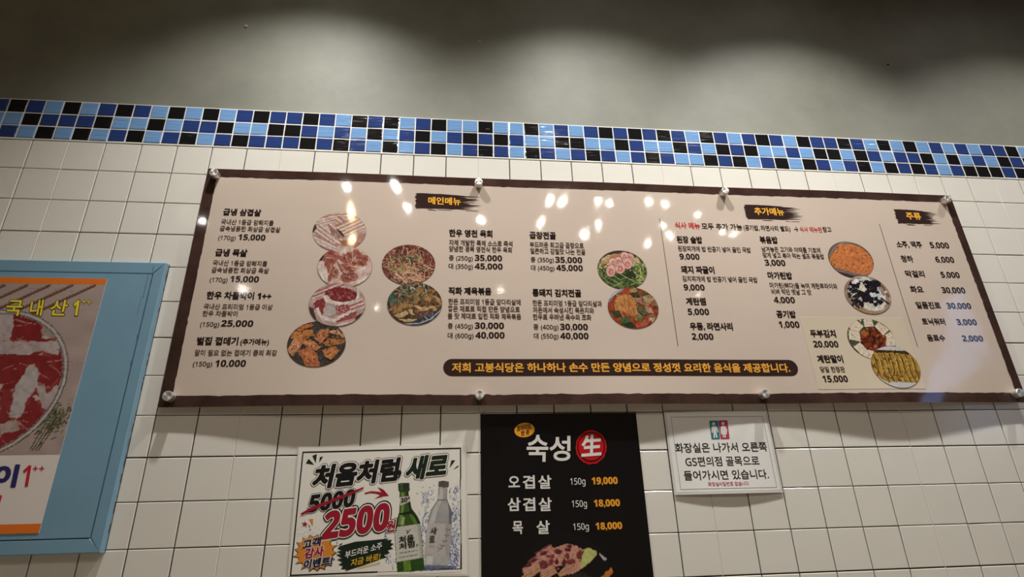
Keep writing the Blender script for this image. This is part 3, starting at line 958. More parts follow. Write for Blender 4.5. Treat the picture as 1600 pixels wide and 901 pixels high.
def margarine(p):
    p.fill((158, 130, 112), 0.12, 50)
    p.line([(300, 480), (380, 430), (500, 425), (640, 480), (740, 590), (780, 680)], 16, (196, 176, 160))
    p.line([(620, 470), (700, 540), (760, 640)], 22, (120, 92, 80))
    p.ell(540, 780, 220, 60, (174, 140, 112), 8)
    m = [(350, 500), (370, 450), (430, 455), (490, 425), (560, 460), (650, 540), (670, 600), (720, 640), (740, 720), (690, 790), (590, 800), (480, 760), (400, 690), (320, 590)]
    p.poly(m, (222, 216, 208), 0.1, 30, 8)
    p.poly([(560, 600), (670, 560), (680, 620), (630, 690), (560, 650)], (204, 212, 226), 0.06)
    p.blobs(8, (350, 560, 540, 780), 30, [(206, 176, 136), (196, 164, 120)], 5, 8)
    p.blobs(60, (330, 470, 640, 740), 34, [(38, 34, 40), (48, 40, 44), (30, 28, 36)], 11, 14, 0.2)
    for q in ([(440, 470), (560, 470), (640, 540), (620, 560), (520, 510)], [(420, 600), (520, 600), (600, 660), (610, 720), (500, 700)], [(640, 660), (700, 690), (690, 730), (640, 710)], [(380, 700), (460, 770), (420, 770)]):
        p.poly(q, (36, 32, 38), 0.2, 12, 12)
    p.ell(480, 560, 36, 24, (224, 214, 196), 30, 0.1, 20, 8)
    p.ell(400, 480, 40, 24, (228, 224, 218), -20, 0.1, 20, 8)
    p.ell(570, 740, 50, 20, (216, 204, 184), 20, 0.1, 20, 8)
    p.ell(600, 620, 46, 20, (214, 216, 222), 10, 0.1, 20, 6)
    p.line([(680, 660), (760, 720)], 18, (40, 34, 36))
    p.ell(728, 590, 14, 12, (240, 226, 214))


def tofu(p):
    p.fill((80, 84, 56), 0.3, 16)
    p.ell(490, 300, 165, 150, (118, 50, 30), 0, 0.35, 16, 14)
    p.blobs(60, (350, 170, 630, 420), 24, [(140, 58, 34), (96, 38, 26), (160, 84, 46), (74, 34, 26), (184, 104, 54)], 2, 8)
    p.ell(385, 220, 46, 34, (178, 92, 46), 20, 0.2, 14, 8)
    for q in ([(210, 130), (290, 70), (375, 140), (320, 200), (215, 180)], [(370, 50), (460, 45), (495, 140), (385, 150)], [(545, 90), (670, 180), (600, 245), (500, 140)], [(200, 180), (325, 205), (340, 320), (205, 290)],
              [(255, 375), (330, 325), (412, 415), (345, 478)], [(355, 480), (415, 412), (490, 430), (470, 540), (420, 540)], [(625, 240), (680, 205), (760, 280), (640, 290)], [(640, 270), (760, 290), (750, 370), (625, 365)], [(320, 70), (350, 50), (340, 85)]):
        p.poly([(x + 4, y + 6) for x, y in q], (60, 54, 38), 0.1)
        p.poly(q, (228, 210, 188), 0.06, 20, 3)
        cx, cy = sum(t[0] for t in q) / len(q), sum(t[1] for t in q) / len(q)
        p.blobs(4, (cx - 30, cy - 25, cx + 30, cy + 25), 7, [(196, 160, 120), (120, 96, 76)], int(cx * 3 + cy), 2)
    p.scatter(5, (560, 130, 640, 200), 40, 5, [(190, 130, 70)], 4, 0.5)


def egg_roll(p):
    p.fill((206, 202, 206), 0.03, 60)
    m = [(440, 420), (560, 415), (850, 425), (960, 470), (1060, 620), (1040, 760), (950, 800), (860, 795), (790, 790), (700, 785), (640, 800), (520, 720), (430, 600)]
    p.poly(m, (150, 108, 46), 0.2, 14, 8)
    ins = p.inside(m)
    keep = p.c.copy()
    q = random.Random(5)
    for i in range(9):
        x = 440 + i * 62
        p.line([(x, 440), (x + 40, 540), (x + 60, 640), (x + 120, 780)], 44, (184, 142, 58), 0.25, 12)
        p.line([(x + 18, 440), (x + 52, 540), (x + 76, 650), (x + 136, 790)], 16, (208, 172, 74), 0.2, 10)
        p.line([(x + 30, 460), (x + 70, 560), (x + 96, 690), (x + 150, 790)], 12, (104, 66, 28), 0.2, 10)
    p.scatter(110, (450, 430, 1040, 800), 60, 9, [(120, 78, 34), (172, 124, 52), (96, 62, 30), (200, 160, 72)], 3, 0.4, ang=(62, 24))
    p.poly([(440, 420), (900, 425), (930, 470), (700, 450), (520, 450)], (70, 56, 32), 0.3, 12, 10)
    p.c[~ins] = keep[~ins]


M_rim = material('photo_rim', (120, 98, 86), 0.2)
FOODS = [('rind', 0.8716, -0.6248, FR2, rind, 'grilled pork rind photo'), ('b', 0.9149, -0.5123, FR2, brisket, 'marbled raw beef photo'),
         ('n', 0.9253, -0.3995, FR1, neck, 'raw pork neck photo'), ('p', 0.9007, -0.2885, FR1, belly, 'raw pork belly photo'),
         ('y', 1.1011, -0.3886, FR1, yukhoe, 'shredded raw beef photo'), ('j', 1.1227, -0.5069, FR2, jeyuk, 'stir-fried pork photo'),
         ('g', 1.7240, -0.3912, FR3, gopchang, 'tripe hotpot photo'), ('k', 1.7438, -0.5107, FR3, kimchi, 'red kimchi stew photo'),
         ('f', 2.4635, -0.3405, FR4, fried, 'orange fried rice photo'), ('m', 2.4859, -0.4589, FR4, margarine, 'white rice with black seaweed photo'),
         ('t', 2.4569, -0.6001, FR5, tofu, 'tofu ring with kimchi photo'), ('e', 2.5057, -0.6852, FR5, egg_roll, 'rolled omelette photo')]
LEVEL = {'n': 1, 'p': 0, 'b': 2, 'rind': 1, 'y': 0, 'j': 1, 'g': 0, 'k': 1, 'f': 0, 'm': 1, 't': 1, 'e': 2}
for key, fx, fz, fr, fn, lab in FOODS:
    e = 0.0008 + 0.0004 * LEVEL[key]
    par = patch if key in 'te' else menu
    g = disc(fx, ZO + fz, RX, RZ, sheet, e)
    P = Print(g[0], fr, YS)
    fn(P)
    rr_ = np.hypot((g[0][:, 0] - fx) / RX, (g[0][:, 2] - ZO - fz) / RZ)
    P.c *= np.where(rr_ > 0.985, 0.6, 1.0)[:, None]
    P.c = P.c * 0.88 + P.c.mean(1, keepdims=True) * 0.12
    o = print_mesh('food_photo', g, P, M_paint, par, GAIN)
    o['label'] = lab

# ================================================================== POSTERS UNDER THE BOARD
def quad_map(c, fr, Y):
    """Corners given in a frame (x0, y0, s) -> (X, Z)."""
    return [at(fr[0] + x / fr[2], fr[1] + y / fr[2], Y) for x, y in c]


M_paper = material('white_poster_paper', (236, 232, 223), 0.35)
M_lam = material('laminate_margin', (224, 218, 207), 0.25)
M_pk = material('poster_black', (22, 22, 22), 0.35)
M_pw = material('poster_white', (238, 234, 226), 0.35)
M_pg = material('poster_dark_green', (24, 40, 28), 0.35)
M_pr = material('poster_red', (158, 26, 48), 0.35)
M_po = material('poster_orange', (222, 138, 52), 0.35)
M_pn = material('poster_navy', (32, 32, 66), 0.35)
M_py = material('poster_yellow', (226, 178, 40), 0.35)
M_pphoto = material('poster_photo', paint=True, rough=0.35)

# ---- white soju offer poster
FA = (440, 680, 4.0767)
FB = (600, 740, 5.63)
PYF = -0.0016
flatA = lambda X, Z: np.full(np.shape(X), PYF)
mA = lambda pts: quad_map(pts, FA, PYF)
soju = thing('offer_poster', 'white laminated soju offer poster with big red 2500 and two bottles', 'poster', (1.06, 0.0, ZO - 1.18))
cA = [at(466, 697.2, PYF), at(729, 694.8, PYF), at(733, 899.5, PYF), at(448.6, 902, PYF)]


def slab_quad(c, yf, th):
    V = [(x, yf, z) for x, z in c] + [(x, yf + th, z) for x, z in c]
    return V, [(3, 2, 1, 0), (4, 5, 6, 7)] + [(i, (i + 1) % 4, (i + 1) % 4 + 4, i + 4) for i in range(4)], None


mesh('sheet', slab_quad(cA, PYF, 0.0014), M_lam, soju)
inn = [(112, 78), (1168, 62), (1183, 885), (42, 898)]
mesh('paper', flat_poly(mA(inn), flatA, 0.0002), M_paper, soju)


def loop_band(outer, inner, yf, eps):
    V = [(x, float(yf(x, z)) - eps, z) for x, z in outer + inner]
    n = len(outer)
    return V, [(i, (i + 1) % n, n + (i + 1) % n, n + i) for i in range(n)], None


mesh('black_frame', loop_band(mA([(133, 103), (1143, 77), (1148, 851), (52, 896)]), mA([(140, 112), (1136, 86), (1140, 843), (62, 886)]), flatA, 0.0004), M_pk, soju)


def tA(s, BL, BR, TL, wt, eps, ref=None, mi=0):
    a = mA([BL, BR, TL])
    return text_affine(s, *a, flatA, wt, eps, mi, ref)


def outlined(name, s, BL, BR, TL, wt, ink, rim=0.07, edge=0.11, sub=None):
    """Comic lettering: coloured face, white rim, black outer edge."""
    par = soju
    gs = [tA(s, BL, BR, TL, wt + edge, 0.0006, mi=2), tA(s, BL, BR, TL, wt + rim, 0.0009, mi=1), tA(s, BL, BR, TL, wt, 0.0012, mi=0)]
    if edge > 0.1:
        off = (5, 7)
        sh = lambda p: (p[0] + off[0], p[1] + off[1])
        gs.append(tA(s, sh(BL), sh(BR), sh(TL), wt + edge * 0.8, 0.0005, mi=2))
    return mesh(name, join(gs), [ink, M_pw, M_pk], par)


outlined('title_text', '처음처럼', (195, 338), (728, 282), (228, 198), 0.055, M_pk, 0.05, 0.075)
mesh('title_comma', flat_poly(mA([(738, 224), (758, 220), (765, 238), (752, 266), (734, 276), (746, 252), (737, 246)]), flatA, 0.0012), M_pk, soju)
outlined('title_text', '새로', (788, 280), (1036, 258), (822, 140), 0.055, M_pg, 0.05, 0.075)
outlined('old_price_text', chr(0x1D7F1) + chr(0x1D7EC) * 3, (166, 490), (455, 448), (190, 382), 0.03, M_pk, 0.035, 0.06)
outlined('new_price_text', chr(0x1D7EE) + chr(0x1D7F1) + chr(0x1D7EC) * 2, (258, 660), (672, 596), (286, 490), 0.03, M_pr, 0.035, 0.075)
outlined('won_text', '원', (665, 616), (718, 606), (676, 546), 0.035, M_pr, 0.07, 0.13)
mesh('red_strike', flat_poly(mA([(120, 498), (200, 452), (330, 402), (522, 328), (524, 338), (400, 396), (260, 450), (128, 507)]), flatA, 0.0015), M_pr, soju)
mesh('red_arrow', flat_poly(mA([(528, 366), (570, 354), (620, 358), (640, 366), (612, 328), (650, 345), (684, 385), (640, 390), (592, 402), (630, 380), (600, 370), (566, 366), (532, 374)]), flatA, 0.0006), M_pr, soju)
star = []
for k in range(10):
    a = math.pi * k / 5 - math.pi / 2 + 0.15
    r_ = 22 if k % 2 == 0 else 9
    star.append((148 + r_ * math.cos(a), 565 + r_ * math.sin(a)))
mesh('red_star', flat_poly(mA(star), flatA, 0.0006), M_pr, soju)
mesh('confetti', join([(*flat_poly(mA([(174, 533), (201, 531), (199, 578)]), flatA, 0.0006)[:2], [0]),
                       (*flat_poly(mA([(170, 574), (176, 570), (186, 588)]), flatA, 0.0006)[:2], [1]), (*flat_poly(mA([(179, 596), (187, 596), (184, 606)]), flatA, 0.0006)[:2], [1])]), [M_po, M_pk], soju)
q = random.Random(3)
gs = []
for pts in ([(155, 178), (172, 148), (208, 186)], [(196, 130), (225, 118), (218, 175)], [(244, 138), (266, 134), (240, 172)], [(1082, 158), (1106, 158), (1070, 207)], [(1092, 216), (1125, 190), (1126, 200)],
            [(348, 690), (362, 662), (354, 688)], [(355, 704), (388, 682), (384, 694)]):
    mesh('burst_mark', flat_poly(mA(pts), flatA, 0.0006), M_pg, soju)
gs = []
for i in range(14):
    for j in range(5):
        if q.random() < 0.8 - 0.1 * j:
            x, y = 100 + i * 12 - j * 6, 640 - j * 14
            gs.append(flat_poly(mA([(x, y), (x + 3, y), (x + 3, y + 3), (x, y + 3)]), flatA, 0.0004))
mesh('dot_pattern', join(gs), M_ink2, soju)['kind'] = 'stuff'


def star_burst(cx, cy, rx, ry, n, seed, grow):
    q = random.Random(seed)
    P = []
    for k in range(n):
        a0 = 2 * math.pi * k / n
        f = q.uniform(0.92, 1.1)
        P.append((cx + rx * f * math.cos(a0) * grow, cy + ry * f * math.sin(a0) * grow))
        for t in (0.25, 0.5, 0.75):
            a = a0 + 2 * math.pi / n * t
            g = 0.80 + 0.10 * abs(2 * t - 1)
            P.append((cx + rx * g * math.cos(a) * grow, cy + ry * g * math.sin(a) * grow))
    return P


mesh('orange_burst', join([(*flat_poly(mA(star_burst(216, 748, 136, 122, 17, 4, 1.05)), flatA, 0.0005)[:2], None), (lambda g: (g[0], g[1], [1] * len(g[1])))(flat_poly(mA(star_burst(215, 746, 136, 122, 17, 4, 1.0)), flatA, 0.0007))]), [M_pk, M_po], soju)
mesh('event_text', join([tA('고객', (132, 724), (245, 700), (141, 668), 0.05, 0.0014, mi=0), tA('고객', (132, 724), (245, 700), (141, 668), 0.10, 0.0011, mi=1),
                         tA('감사', (146, 784), (262, 764), (156, 722), 0.05, 0.0014, mi=2), tA('감사', (146, 784), (262, 764), (156, 722), 0.10, 0.0011, mi=1),
                         tA('이벤트!', (138, 850), (318, 822), (150, 794), 0.05, 0.0014, mi=0), tA('이벤트!', (138, 850), (318, 822), (150, 794), 0.10, 0.0011, mi=1)]), [M_pn, M_pw, M_pr], soju)
gp = [(372, 704), (470, 676), (560, 668), (684, 655), (668, 666), (704, 664), (694, 684), (716, 690), (694, 708), (712, 722), (676, 732), (690, 748), (652, 762), (672, 776), (630, 788), (520, 826), (404, 864), (414, 852), (378, 850),
      (392, 832), (362, 822), (388, 808), (352, 790), (384, 782), (346, 758), (380, 756), (352, 738), (384, 734), (356, 720)]
gb = mesh('green_brush', flat_poly(mA(gp), flatA, 0.0006), M_pg, soju)
mesh('brush_text', join([tA('부드러운 소주', (404, 784), (638, 722), (408, 738), 0.018, 0.0010, mi=0), tA('지금 바로!', (440, 834), (626, 790), (446, 790), 0.024, 0.0010, mi=1),
                         (lambda g: (g[0], g[1], [1] * len(g[1])))(flat_poly(mA([(486, 838), (628, 806), (630, 811), (488, 843)]), flatA, 0.0010))]), [M_pw, M_py], gb)

# bottle picture in the lower right of the poster
gx = np.linspace(0, 1, 150)
gy = np.linspace(0, 1, 190)
A0, A1 = at(600 + 5 / 5.63, 740 + 60 / 5.63, PYF), at(600 + 676 / 5.63, 740 + 860 / 5.63, PYF)
bx0, bx1, bz0, bz1 = 1.062, 1.2555, at(720, 893.5, PYF)[1], A0[1]
g = grid_sheet(bx0, bx1, bz0, bz1, 150, 190, lambda X, Z: np.full(X.shape, PYF - 0.00045))


def bottles(p):
    W_ = (236, 232, 223)
    p.fill(W_, 0)
    p.line([(-60, 864), (676, 836), (672, 20)], 8, (24, 24, 24), 0)
    q = random.Random(2)
    cols = [(104, 112, 164), (132, 140, 184), (84, 92, 144), (164, 170, 200), (190, 192, 208)]
    for k in range(330):                                        # water splash
        side = q.choice((0, 1, 2, 2))
        if side == 0:
            x, y = q.gauss(365, 26), q.uniform(180, 640)
        elif side == 1:
            x, y = q.gauss(620, 24), q.uniform(120, 560)
        else:
            x, y = q.uniform(570, 660), q.uniform(540, 820)
        a = q.gauss(math.radians(75 if side < 2 else 110), 0.45)
        l = q.uniform(14, 60)
        p.line([(x, y), (x + math.cos(a) * l * 0.6 + q.uniform(-8, 8), y - math.sin(a) * l * 0.5), (x + math.cos(a) * l, y - math.sin(a) * l)], q.uniform(4, 12), q.choice(cols), 0.1, 12, True)
    for k in range(70):
        x, y = q.uniform(5, 110), q.uniform(520, 850)
        if x < 20 + (y - 520) * 0.25 or y > 760:
            p.line([(x, y), (x + q.uniform(-25, 10), y - q.uniform(20, 60))], q.uniform(4, 10), q.choice(cols), 0.1, 12, True)
    for k in range(36):
        x, y = q.choice((q.uniform(290, 470), q.uniform(590, 660))), q.uniform(70, 400)
        p.ell(x, y, 6, 7, (120, 120, 140))
        p.ell(x - 1, y - 1, 3, 4, (214, 214, 214))
    p.poly([(300, 800), (640, 810), (600, 850), (300, 850)], (96, 104, 150), 0.2, 14, 10)
    p.poly([(-20, 868), (700, 840), (700, 960), (-20, 960)], W_, 0)
    p.line([(-60, 864), (676, 836)], 8, (24, 24, 24), 0)
    # green bottle
    p.poly([(136, 150), (213, 150), (224, 215), (244, 305), (290, 365), (318, 420), (332, 520), (358, 840), (240, 862), (116, 864), (98, 640), (92, 520), (104, 430), (132, 340), (138, 250)], (58, 84, 34), 0.08, 30)
    p.poly([(150, 160), (178, 160), (178, 300), (150, 440), (120, 450), (150, 330)], (116, 142, 66), 0.1, 30)
    p.poly([(196, 160), (213, 160), (244, 305), (318, 420), (322, 440), (270, 440), (226, 330)], (28, 48, 24), 0.1, 30)
    p.poly([(214, 330), (262, 372), (300, 440), (270, 445), (230, 380)], (88, 120, 48), 0.1, 30)
    p.poly([(158, 380), (182, 380), (178, 450), (146, 450)], (156, 176, 112), 0.06, 30)
    p.poly([(128, 348), (232, 328), (256, 340), (240, 352), (140, 362)], (26, 40, 22), 0.1, 30)
    p.poly([(112, 775), (346, 735), (357, 840), (240, 862), (116, 864)], (46, 78, 30), 0.08, 30)
    p.poly([(170, 770), (230, 758), (240, 850), (176, 856)], (104, 140, 48), 0.1, 30)
    p.poly([(123, 86), (160, 78), (222, 80), (226, 145), (212, 158), (138, 162), (128, 150)], (44, 60, 34), 0.1, 30)
    p.poly([(142, 84), (164, 82), (168, 155), (146, 158)], (78, 98, 56), 0.1, 30)
    for y in (108, 122, 136):
        p.line([(124, y + 4), (224, y)], 3, (26, 36, 22))
    p.poly([(139, 206), (229, 194), (232, 240), (150, 278), (140, 274)], (196, 192, 178), 0.03)
    p.poly([(94, 470), (318, 438), (346, 735), (110, 776)], (202, 198, 188), 0.02)
    p.poly([(290, 442), (318, 438), (346, 735), (322, 740)], (176, 172, 164), 0.02)
    p.ell(290, 478, 24, 28, (150, 164, 150), 0, 0.1, ring=0.72)
    p.poly([(186, 490), (206, 498), (212, 508), (226, 490), (244, 480), (226, 502), (216, 514), (206, 530), (194, 528), (206, 512)], (38, 50, 44), 0)
    # clear bottle
    p.poly([(482, 120), (554, 124), (551, 215), (556, 230), (596, 330), (598, 450), (576, 712), (560, 822), (362, 816), (352, 700), (384, 425), (410, 320), (470, 230), (480, 215)], (166, 164, 164), 0.05, 40)
    p.poly([(492, 130), (520, 130), (516, 220), (470, 320), (440, 430), (398, 430), (440, 300), (486, 225)], (196, 194, 192), 0.04, 40)
    p.poly([(560, 250), (594, 330), (596, 440), (570, 440), (572, 330)], (110, 110, 116), 0.06, 30)
    p.line([(470, 232), (556, 230)], 8, (98, 96, 100))
    p.line([(470, 240), (412, 322), (386, 430)], 6, (112, 110, 114))
    p.line([(482, 125), (472, 225)], 5, (112, 110, 114))
    p.line([(552, 125), (551, 225), (596, 330)], 5, (96, 94, 100))
    p.poly([(356, 712), (574, 716), (561, 822), (362, 816)], (180, 178, 178), 0.05, 40)
    p.poly([(376, 720), (430, 722), (426, 800), (372, 796)], (204, 202, 200), 0.04, 40)
    p.poly([(362, 800), (560, 804), (560, 824), (362, 818)], (120, 120, 128), 0.1, 20)
    p.poly([(478, 66), (520, 60), (570, 68), (572, 105), (562, 122), (482, 118), (476, 100)], (92, 82, 80), 0.1, 30)
    for x in range(484, 570, 9):
        p.line([(x, 70), (x, 96)], 2, (64, 56, 56))
    p.poly([(384, 430), (590, 440), (574, 714), (354, 708)], (190, 184, 180), 0.02)
    p.poly([(540, 438), (590, 440), (574, 714), (540, 712)], (170, 164, 162), 0.02)
    # a plain grey sprig on the label
    p.line([(470, 690), (510, 640), (545, 560), (560, 480)], 4, (120, 112, 112))
    for x, y in ((510, 640), (530, 600), (548, 550), (560, 500), (490, 664)):
        p.ell(x + 14, y - 8, 15, 6, (128, 120, 120), -30)
        p.ell(x - 12, y - 12, 13, 5, (128, 120, 120), 40)
    for y, x0, x1 in ((690, 134, 296), (728, 136, 304)):
        for k in range(14):
            xx = x0 + (x1 - x0) * k / 14
            p.line([(xx, y - (xx - x0) * 0.16 + 8), (xx + 7, y - (xx - x0) * 0.16 + 6)], 6, (84, 80, 78))
    for y in (630, 643):
        p.line([(396, y), (446, y + 2)], 4, (120, 112, 110))


P = Print(g[0], FB, PYF)
bottles(P)
bp = print_mesh('bottle_picture', g, P, M_pphoto, soju, 1.0)
mB = lambda pts: quad_map(pts, FB, PYF)
tB = lambda s, BL, BR, TL, wt, mi=0: text_affine(s, *mB([BL, BR, TL]), flatA, wt, 0.0010, mi)
for a_ in (('처음', (134, 612), (262, 590), (134, 552), 0.03), ('처럼', (136, 666), (268, 640), (136, 614), 0.03), ('20°', (150, 250), (226, 238), (150, 214), 0.03), ('새', (408, 530), (455, 530), (412, 470), 0.018),
           ('로', (398, 600), (446, 600), (400, 545), 0.018), ('o', (454, 500), (470, 500), (455, 482), 0.0), ('o', (284, 634), (300, 632), (284, 618), 0.02)):
    mesh('bottle_text', tB(*a_), M_pk, bp)

# ---- black pork menu poster
FC = (740, 630, 3.3233)
KY = -0.0022
flatK = lambda X, Z: np.full(np.shape(X), KY)
M_kb = material('black_poster_print', (17, 16, 18), 0.14, wave=[(7, 0.0016)])
M_kw = material('brush_white', (226, 222, 218), 0.2)
M_ko = material('price_orange', (232, 158, 50), 0.2)
M_kr = material('seal_red', (190, 26, 34), 0.2)
M_kd = material('seal_dark', (84, 10, 16), 0.2)
M_kphoto = material('pork_photo', paint=True, rough=0.2)
kp = thing('pork_menu_poster', 'tall black glossy poster of aged pork prices with red seal', 'poster', (1.512, 0.0, ZO - 1.405))
mesh('sheet', box(1.3035, 1.7225, KY, -0.0004, ZO - 1.402, ZO - 0.8085), M_kb, kp)
kx = lambda x: 740 + x / FC[2]
ky = lambda y: 630 + y / FC[2]
ov = []
for k in range(40):
    a = 2 * math.pi * k / 40
    x, y = 53 * math.cos(a), 37 * math.sin(a)
    ov.append((264 + x * 0.98 + y * 0.2, 138 - x * 0.17 + y))
ovm = mesh('orange_oval', flat_poly(quad_map(ov, FC, KY), flatK, 0.0004), M_ko, kp)
tK = lambda s, BL, BR, TL, wt, mi=0, eps=0.0008: text_affine(s, *quad_map([BL, BR, TL], FC, KY), flatK, wt, eps, mi)
mesh('oval_text', join([tK('프리미엄', (226, 146), (297, 131), (224, 118), 0.02), tK('한 돈', (247, 168), (290, 159), (246, 144), 0.02)]), M_pk, ovm)
mesh('brush_title', join([tK('숙', (276, 300), (384, 300), (280, 166), 0.02), tK('성', (396, 296), (500, 296), (398, 170), 0.02)]), M_kw, kp)
sl = mesh('red_seal', join([(*(lambda g: g[:2])(flat_poly(quad_map([(610 + (81 + random.Random(k).uniform(-3, 2)) * math.cos(2 * math.pi * k / 60), 227 + (89 + random.Random(k + 99).uniform(-3, 2)) * math.sin(2 * math.pi * k / 60)) for k in range(60)], FC, KY), flatK, 0.0004)), None),
                            (lambda g: (g[0], g[1], [1] * len(g[1])))(loop_band(quad_map([(610 + 72 * math.cos(2 * math.pi * k / 48), 226 + 79 * math.sin(2 * math.pi * k / 48)) for k in range(48)], FC, KY),
                                                                               quad_map([(610 + 66 * math.cos(2 * math.pi * k / 48), 224 + 71 * math.sin(2 * math.pi * k / 48)) for k in range(48)], FC, KY), flatK, 0.0006))]), [M_kr, M_kd], kp)
mesh('seal_text', tK('生', (562, 274), (660, 266), (566, 170), 0.034, eps=0.001), M_kw, sl)
for s, xs, yc, pr, px in (('오겹살', ((180, 240), (255, 318), (335, 404)), 408, '19,000', ((502, 580), (613, 748))), ('삼겹살', ((176, 244), (256, 320), (337, 406)), 524, '18,000', ((510, 588), (624, 760))),
                          ('목살', ((202, 256), (326, 396)), 643, '18,000', ((517, 598), (633, 771)))):
    yp = yc - 3
    cut = None
    for ch, (a, b_) in zip(s, xs):
        o = mesh('cut_name' if cut is None else 'syllable', text_line(ch, kx(a), kx(b_), ky(yc), 21, KY, flatK, 0.026, 0.0006), M_kw, cut or kp)
        cut = cut or o
    mesh('portion', text_line('150g', kx(px[0][0]), kx(px[0][1]), ky(yp), 10.6, KY, flatK, 0.008, 0.0004), M_kw, cut)
    mesh('price', text_line(pr, kx(px[1][0]), kx(px[1][1]), ky(yp - 3), 11.6, KY, flatK, 0.03, 0.0004), M_ko, cut)

FD = (800, 830, 8.889)
mcx, mcz = at(884.5, 920, KY)
g = disc(mcx, mcz, 0.1225, 0.1225, flatK, 0.0005, 70, 220)


def pork(p):
    p.fill((20, 18, 18), 0)
    fat, red, dk, tan = (186, 134, 118), (126, 66, 62), (84, 36, 44), (190, 146, 110)
    for x, y, l in ((180, 520, 190), (270, 400, 180), (360, 300, 200)):
        p.slice_((x - 20, y + 40), (x + l, y - 90), 90, [red, fat, (150, 90, 80), fat])
    for pts in ([(145, 520), (340, 430), (380, 400), (380, 560), (180, 700), (160, 600)], [(390, 540), (520, 420), (590, 480), (630, 570), (440, 680)], [(640, 570), (780, 450), (890, 390), (960, 430), (950, 530), (700, 660)]):
        p.poly(pts, fat, 0.1, 30, 6)
        x0 = min(a for a, _ in pts)
        y1 = max(b_ for _, b_ in pts)
        p.slice_((x0 + 10, y1 - 50), (x0 + 250, y1 - 190), 60, [tan, (160, 100, 76), tan, (176, 128, 98)])
    p.poly([(360, 330), (560, 230), (760, 170), (900, 200), (990, 260), (950, 400), (800, 460), (600, 480), (400, 440)], fat, 0.14, 24, 8)
    for cx, cy, rx, ry, rt in ((440, 300, 60, 30, -20), (300, 400, 60, 26, -20), (440, 460, 66, 62, 0), (540, 420, 34, 60, 20), (640, 280, 60, 36, 10), (780, 250, 50, 30, 0), (940, 320, 46, 70, 20), (810, 420, 74, 36, -8), (620, 420, 30, 40, 0),
                                (720, 430, 30, 60, 10), (770, 340, 30, 50, 0), (620, 500, 36, 24, 0), (230, 470, 50, 24, -20), (560, 340, 40, 22, -30), (800, 200, 40, 24, 10), (500, 340, 30, 20, 20)):
        p.ell(cx, cy, rx, ry, red, rt, 0.16, 18, 8)
        p.ell(cx + 4, cy + 4, rx * 0.75, ry * 0.75, dk if (cx + cy) % 3 else (110, 52, 54), rt, 0.16, 18, 8)
    p.poly([(1000, 250), (1060, 222), (1190, 285), (1110, 400), (950, 530), (950, 420)], (176, 178, 110), 0.08, 40, 3)
    p.poly([(1200, 290), (1320, 385), (1290, 410), (1230, 350)], (176, 172, 168), 0.04)
    p.poly([(1410, 480), (1445, 520), (1340, 640), (1220, 660), (1300, 560)], (184, 108, 48), 0.1, 20, 4)
    p.poly([(1440, 600), (1500, 620), (1500, 700), (1420, 700)], (66, 40, 40), 0.1)
    p.poly([(200, 700), (1000, 560), (1300, 760), (1000, 1400), (300, 1300)], (40, 34, 32), 0.2, 30, 14)


P = Print(g[0], FD, KY)
pork(P)
# keep only what lies on the poster
print_mesh('pork_picture', g, P, M_kphoto, kp, 1.1)
gs = []
q = random.Random(6)
M_glue = material('yellowed_glue', (206, 186, 120), 0.4)
for k in range(9):
    x, y = 741 + q.uniform(0, 19), 643.5 + q.uniform(-1.2, 1.0)
    a = at(x, y, -0.0006)
    l = q.uniform(0.001, 0.006)
    gs.append(flat_poly([(a[0], a[1] - 0.0008), (a[0] + l, a[1] - 0.0004), (a[0] + l, a[1] + 0.0004), (a[0], a[1] + 0.0008)], flatK, -0.0012))
tag(mesh('glue_smear', join(gs), M_glue, None, loc=(1.30, 0, ZO - 0.805)), 'thin yellowed glue smear on tiles above black poster corner', 'glue')

# ---- laminated restroom notice
FN = (1020, 630, 5.33)
NX0, NX1, NZ0, NZ1 = 1.8005, 2.0965, ZO - 1.0190, ZO - 0.8060


def notice_sheet(X, Z):
    """Lies on the tiles at the top, its lower edge curls away a little."""
    X, Z = np.asarray(X, float), np.asarray(Z, float)
    uu = np.clip((X - NX0) / (NX1 - NX0), 0, 1)
    v = np.clip((NZ1 - Z) / (NZ1 - NZ0), 0, 1)
    return -(0.0026 + 0.0060 * np.sin(math.pi * np.clip(uu * 0.9 + 0.05, 0, 1)) * v ** 3)


M_nlam = material('clear_laminate_edge', (216, 213, 208), 0.12)
M_npap = material('notice_paper', (236, 234, 231), 0.12, wave=[(10, 0.0008)])
M_nk = material('notice_black', (30, 28, 28), 0.15)
M_nl = material('notice_line', (120, 116, 112), 0.15)
M_nt = material('teal_pictogram', (58, 130, 140), 0.15)
M_nr = material('crimson_pictogram', (188, 62, 96), 0.15)
no = thing('restroom_notice', 'white laminated restroom notice with teal and red figures', 'notice', (1.95, 0.0, NZ0))
mesh('laminate', grid_sheet(NX0, NX1, NZ0, NZ1, 24, 20, notice_sheet, 0.0010), M_nlam, no)
mesh('paper', grid_sheet(NX0 + 0.006, NX1 - 0.006, NZ0 + 0.006, NZ1 - 0.004, 24, 20, lambda X, Z: notice_sheet(X, Z) - 0.0002), M_npap, no)
NY = -0.004
a, b_, c_, d_ = 1.8185, 2.0815, ZO - 1.0065, ZO - 0.8205


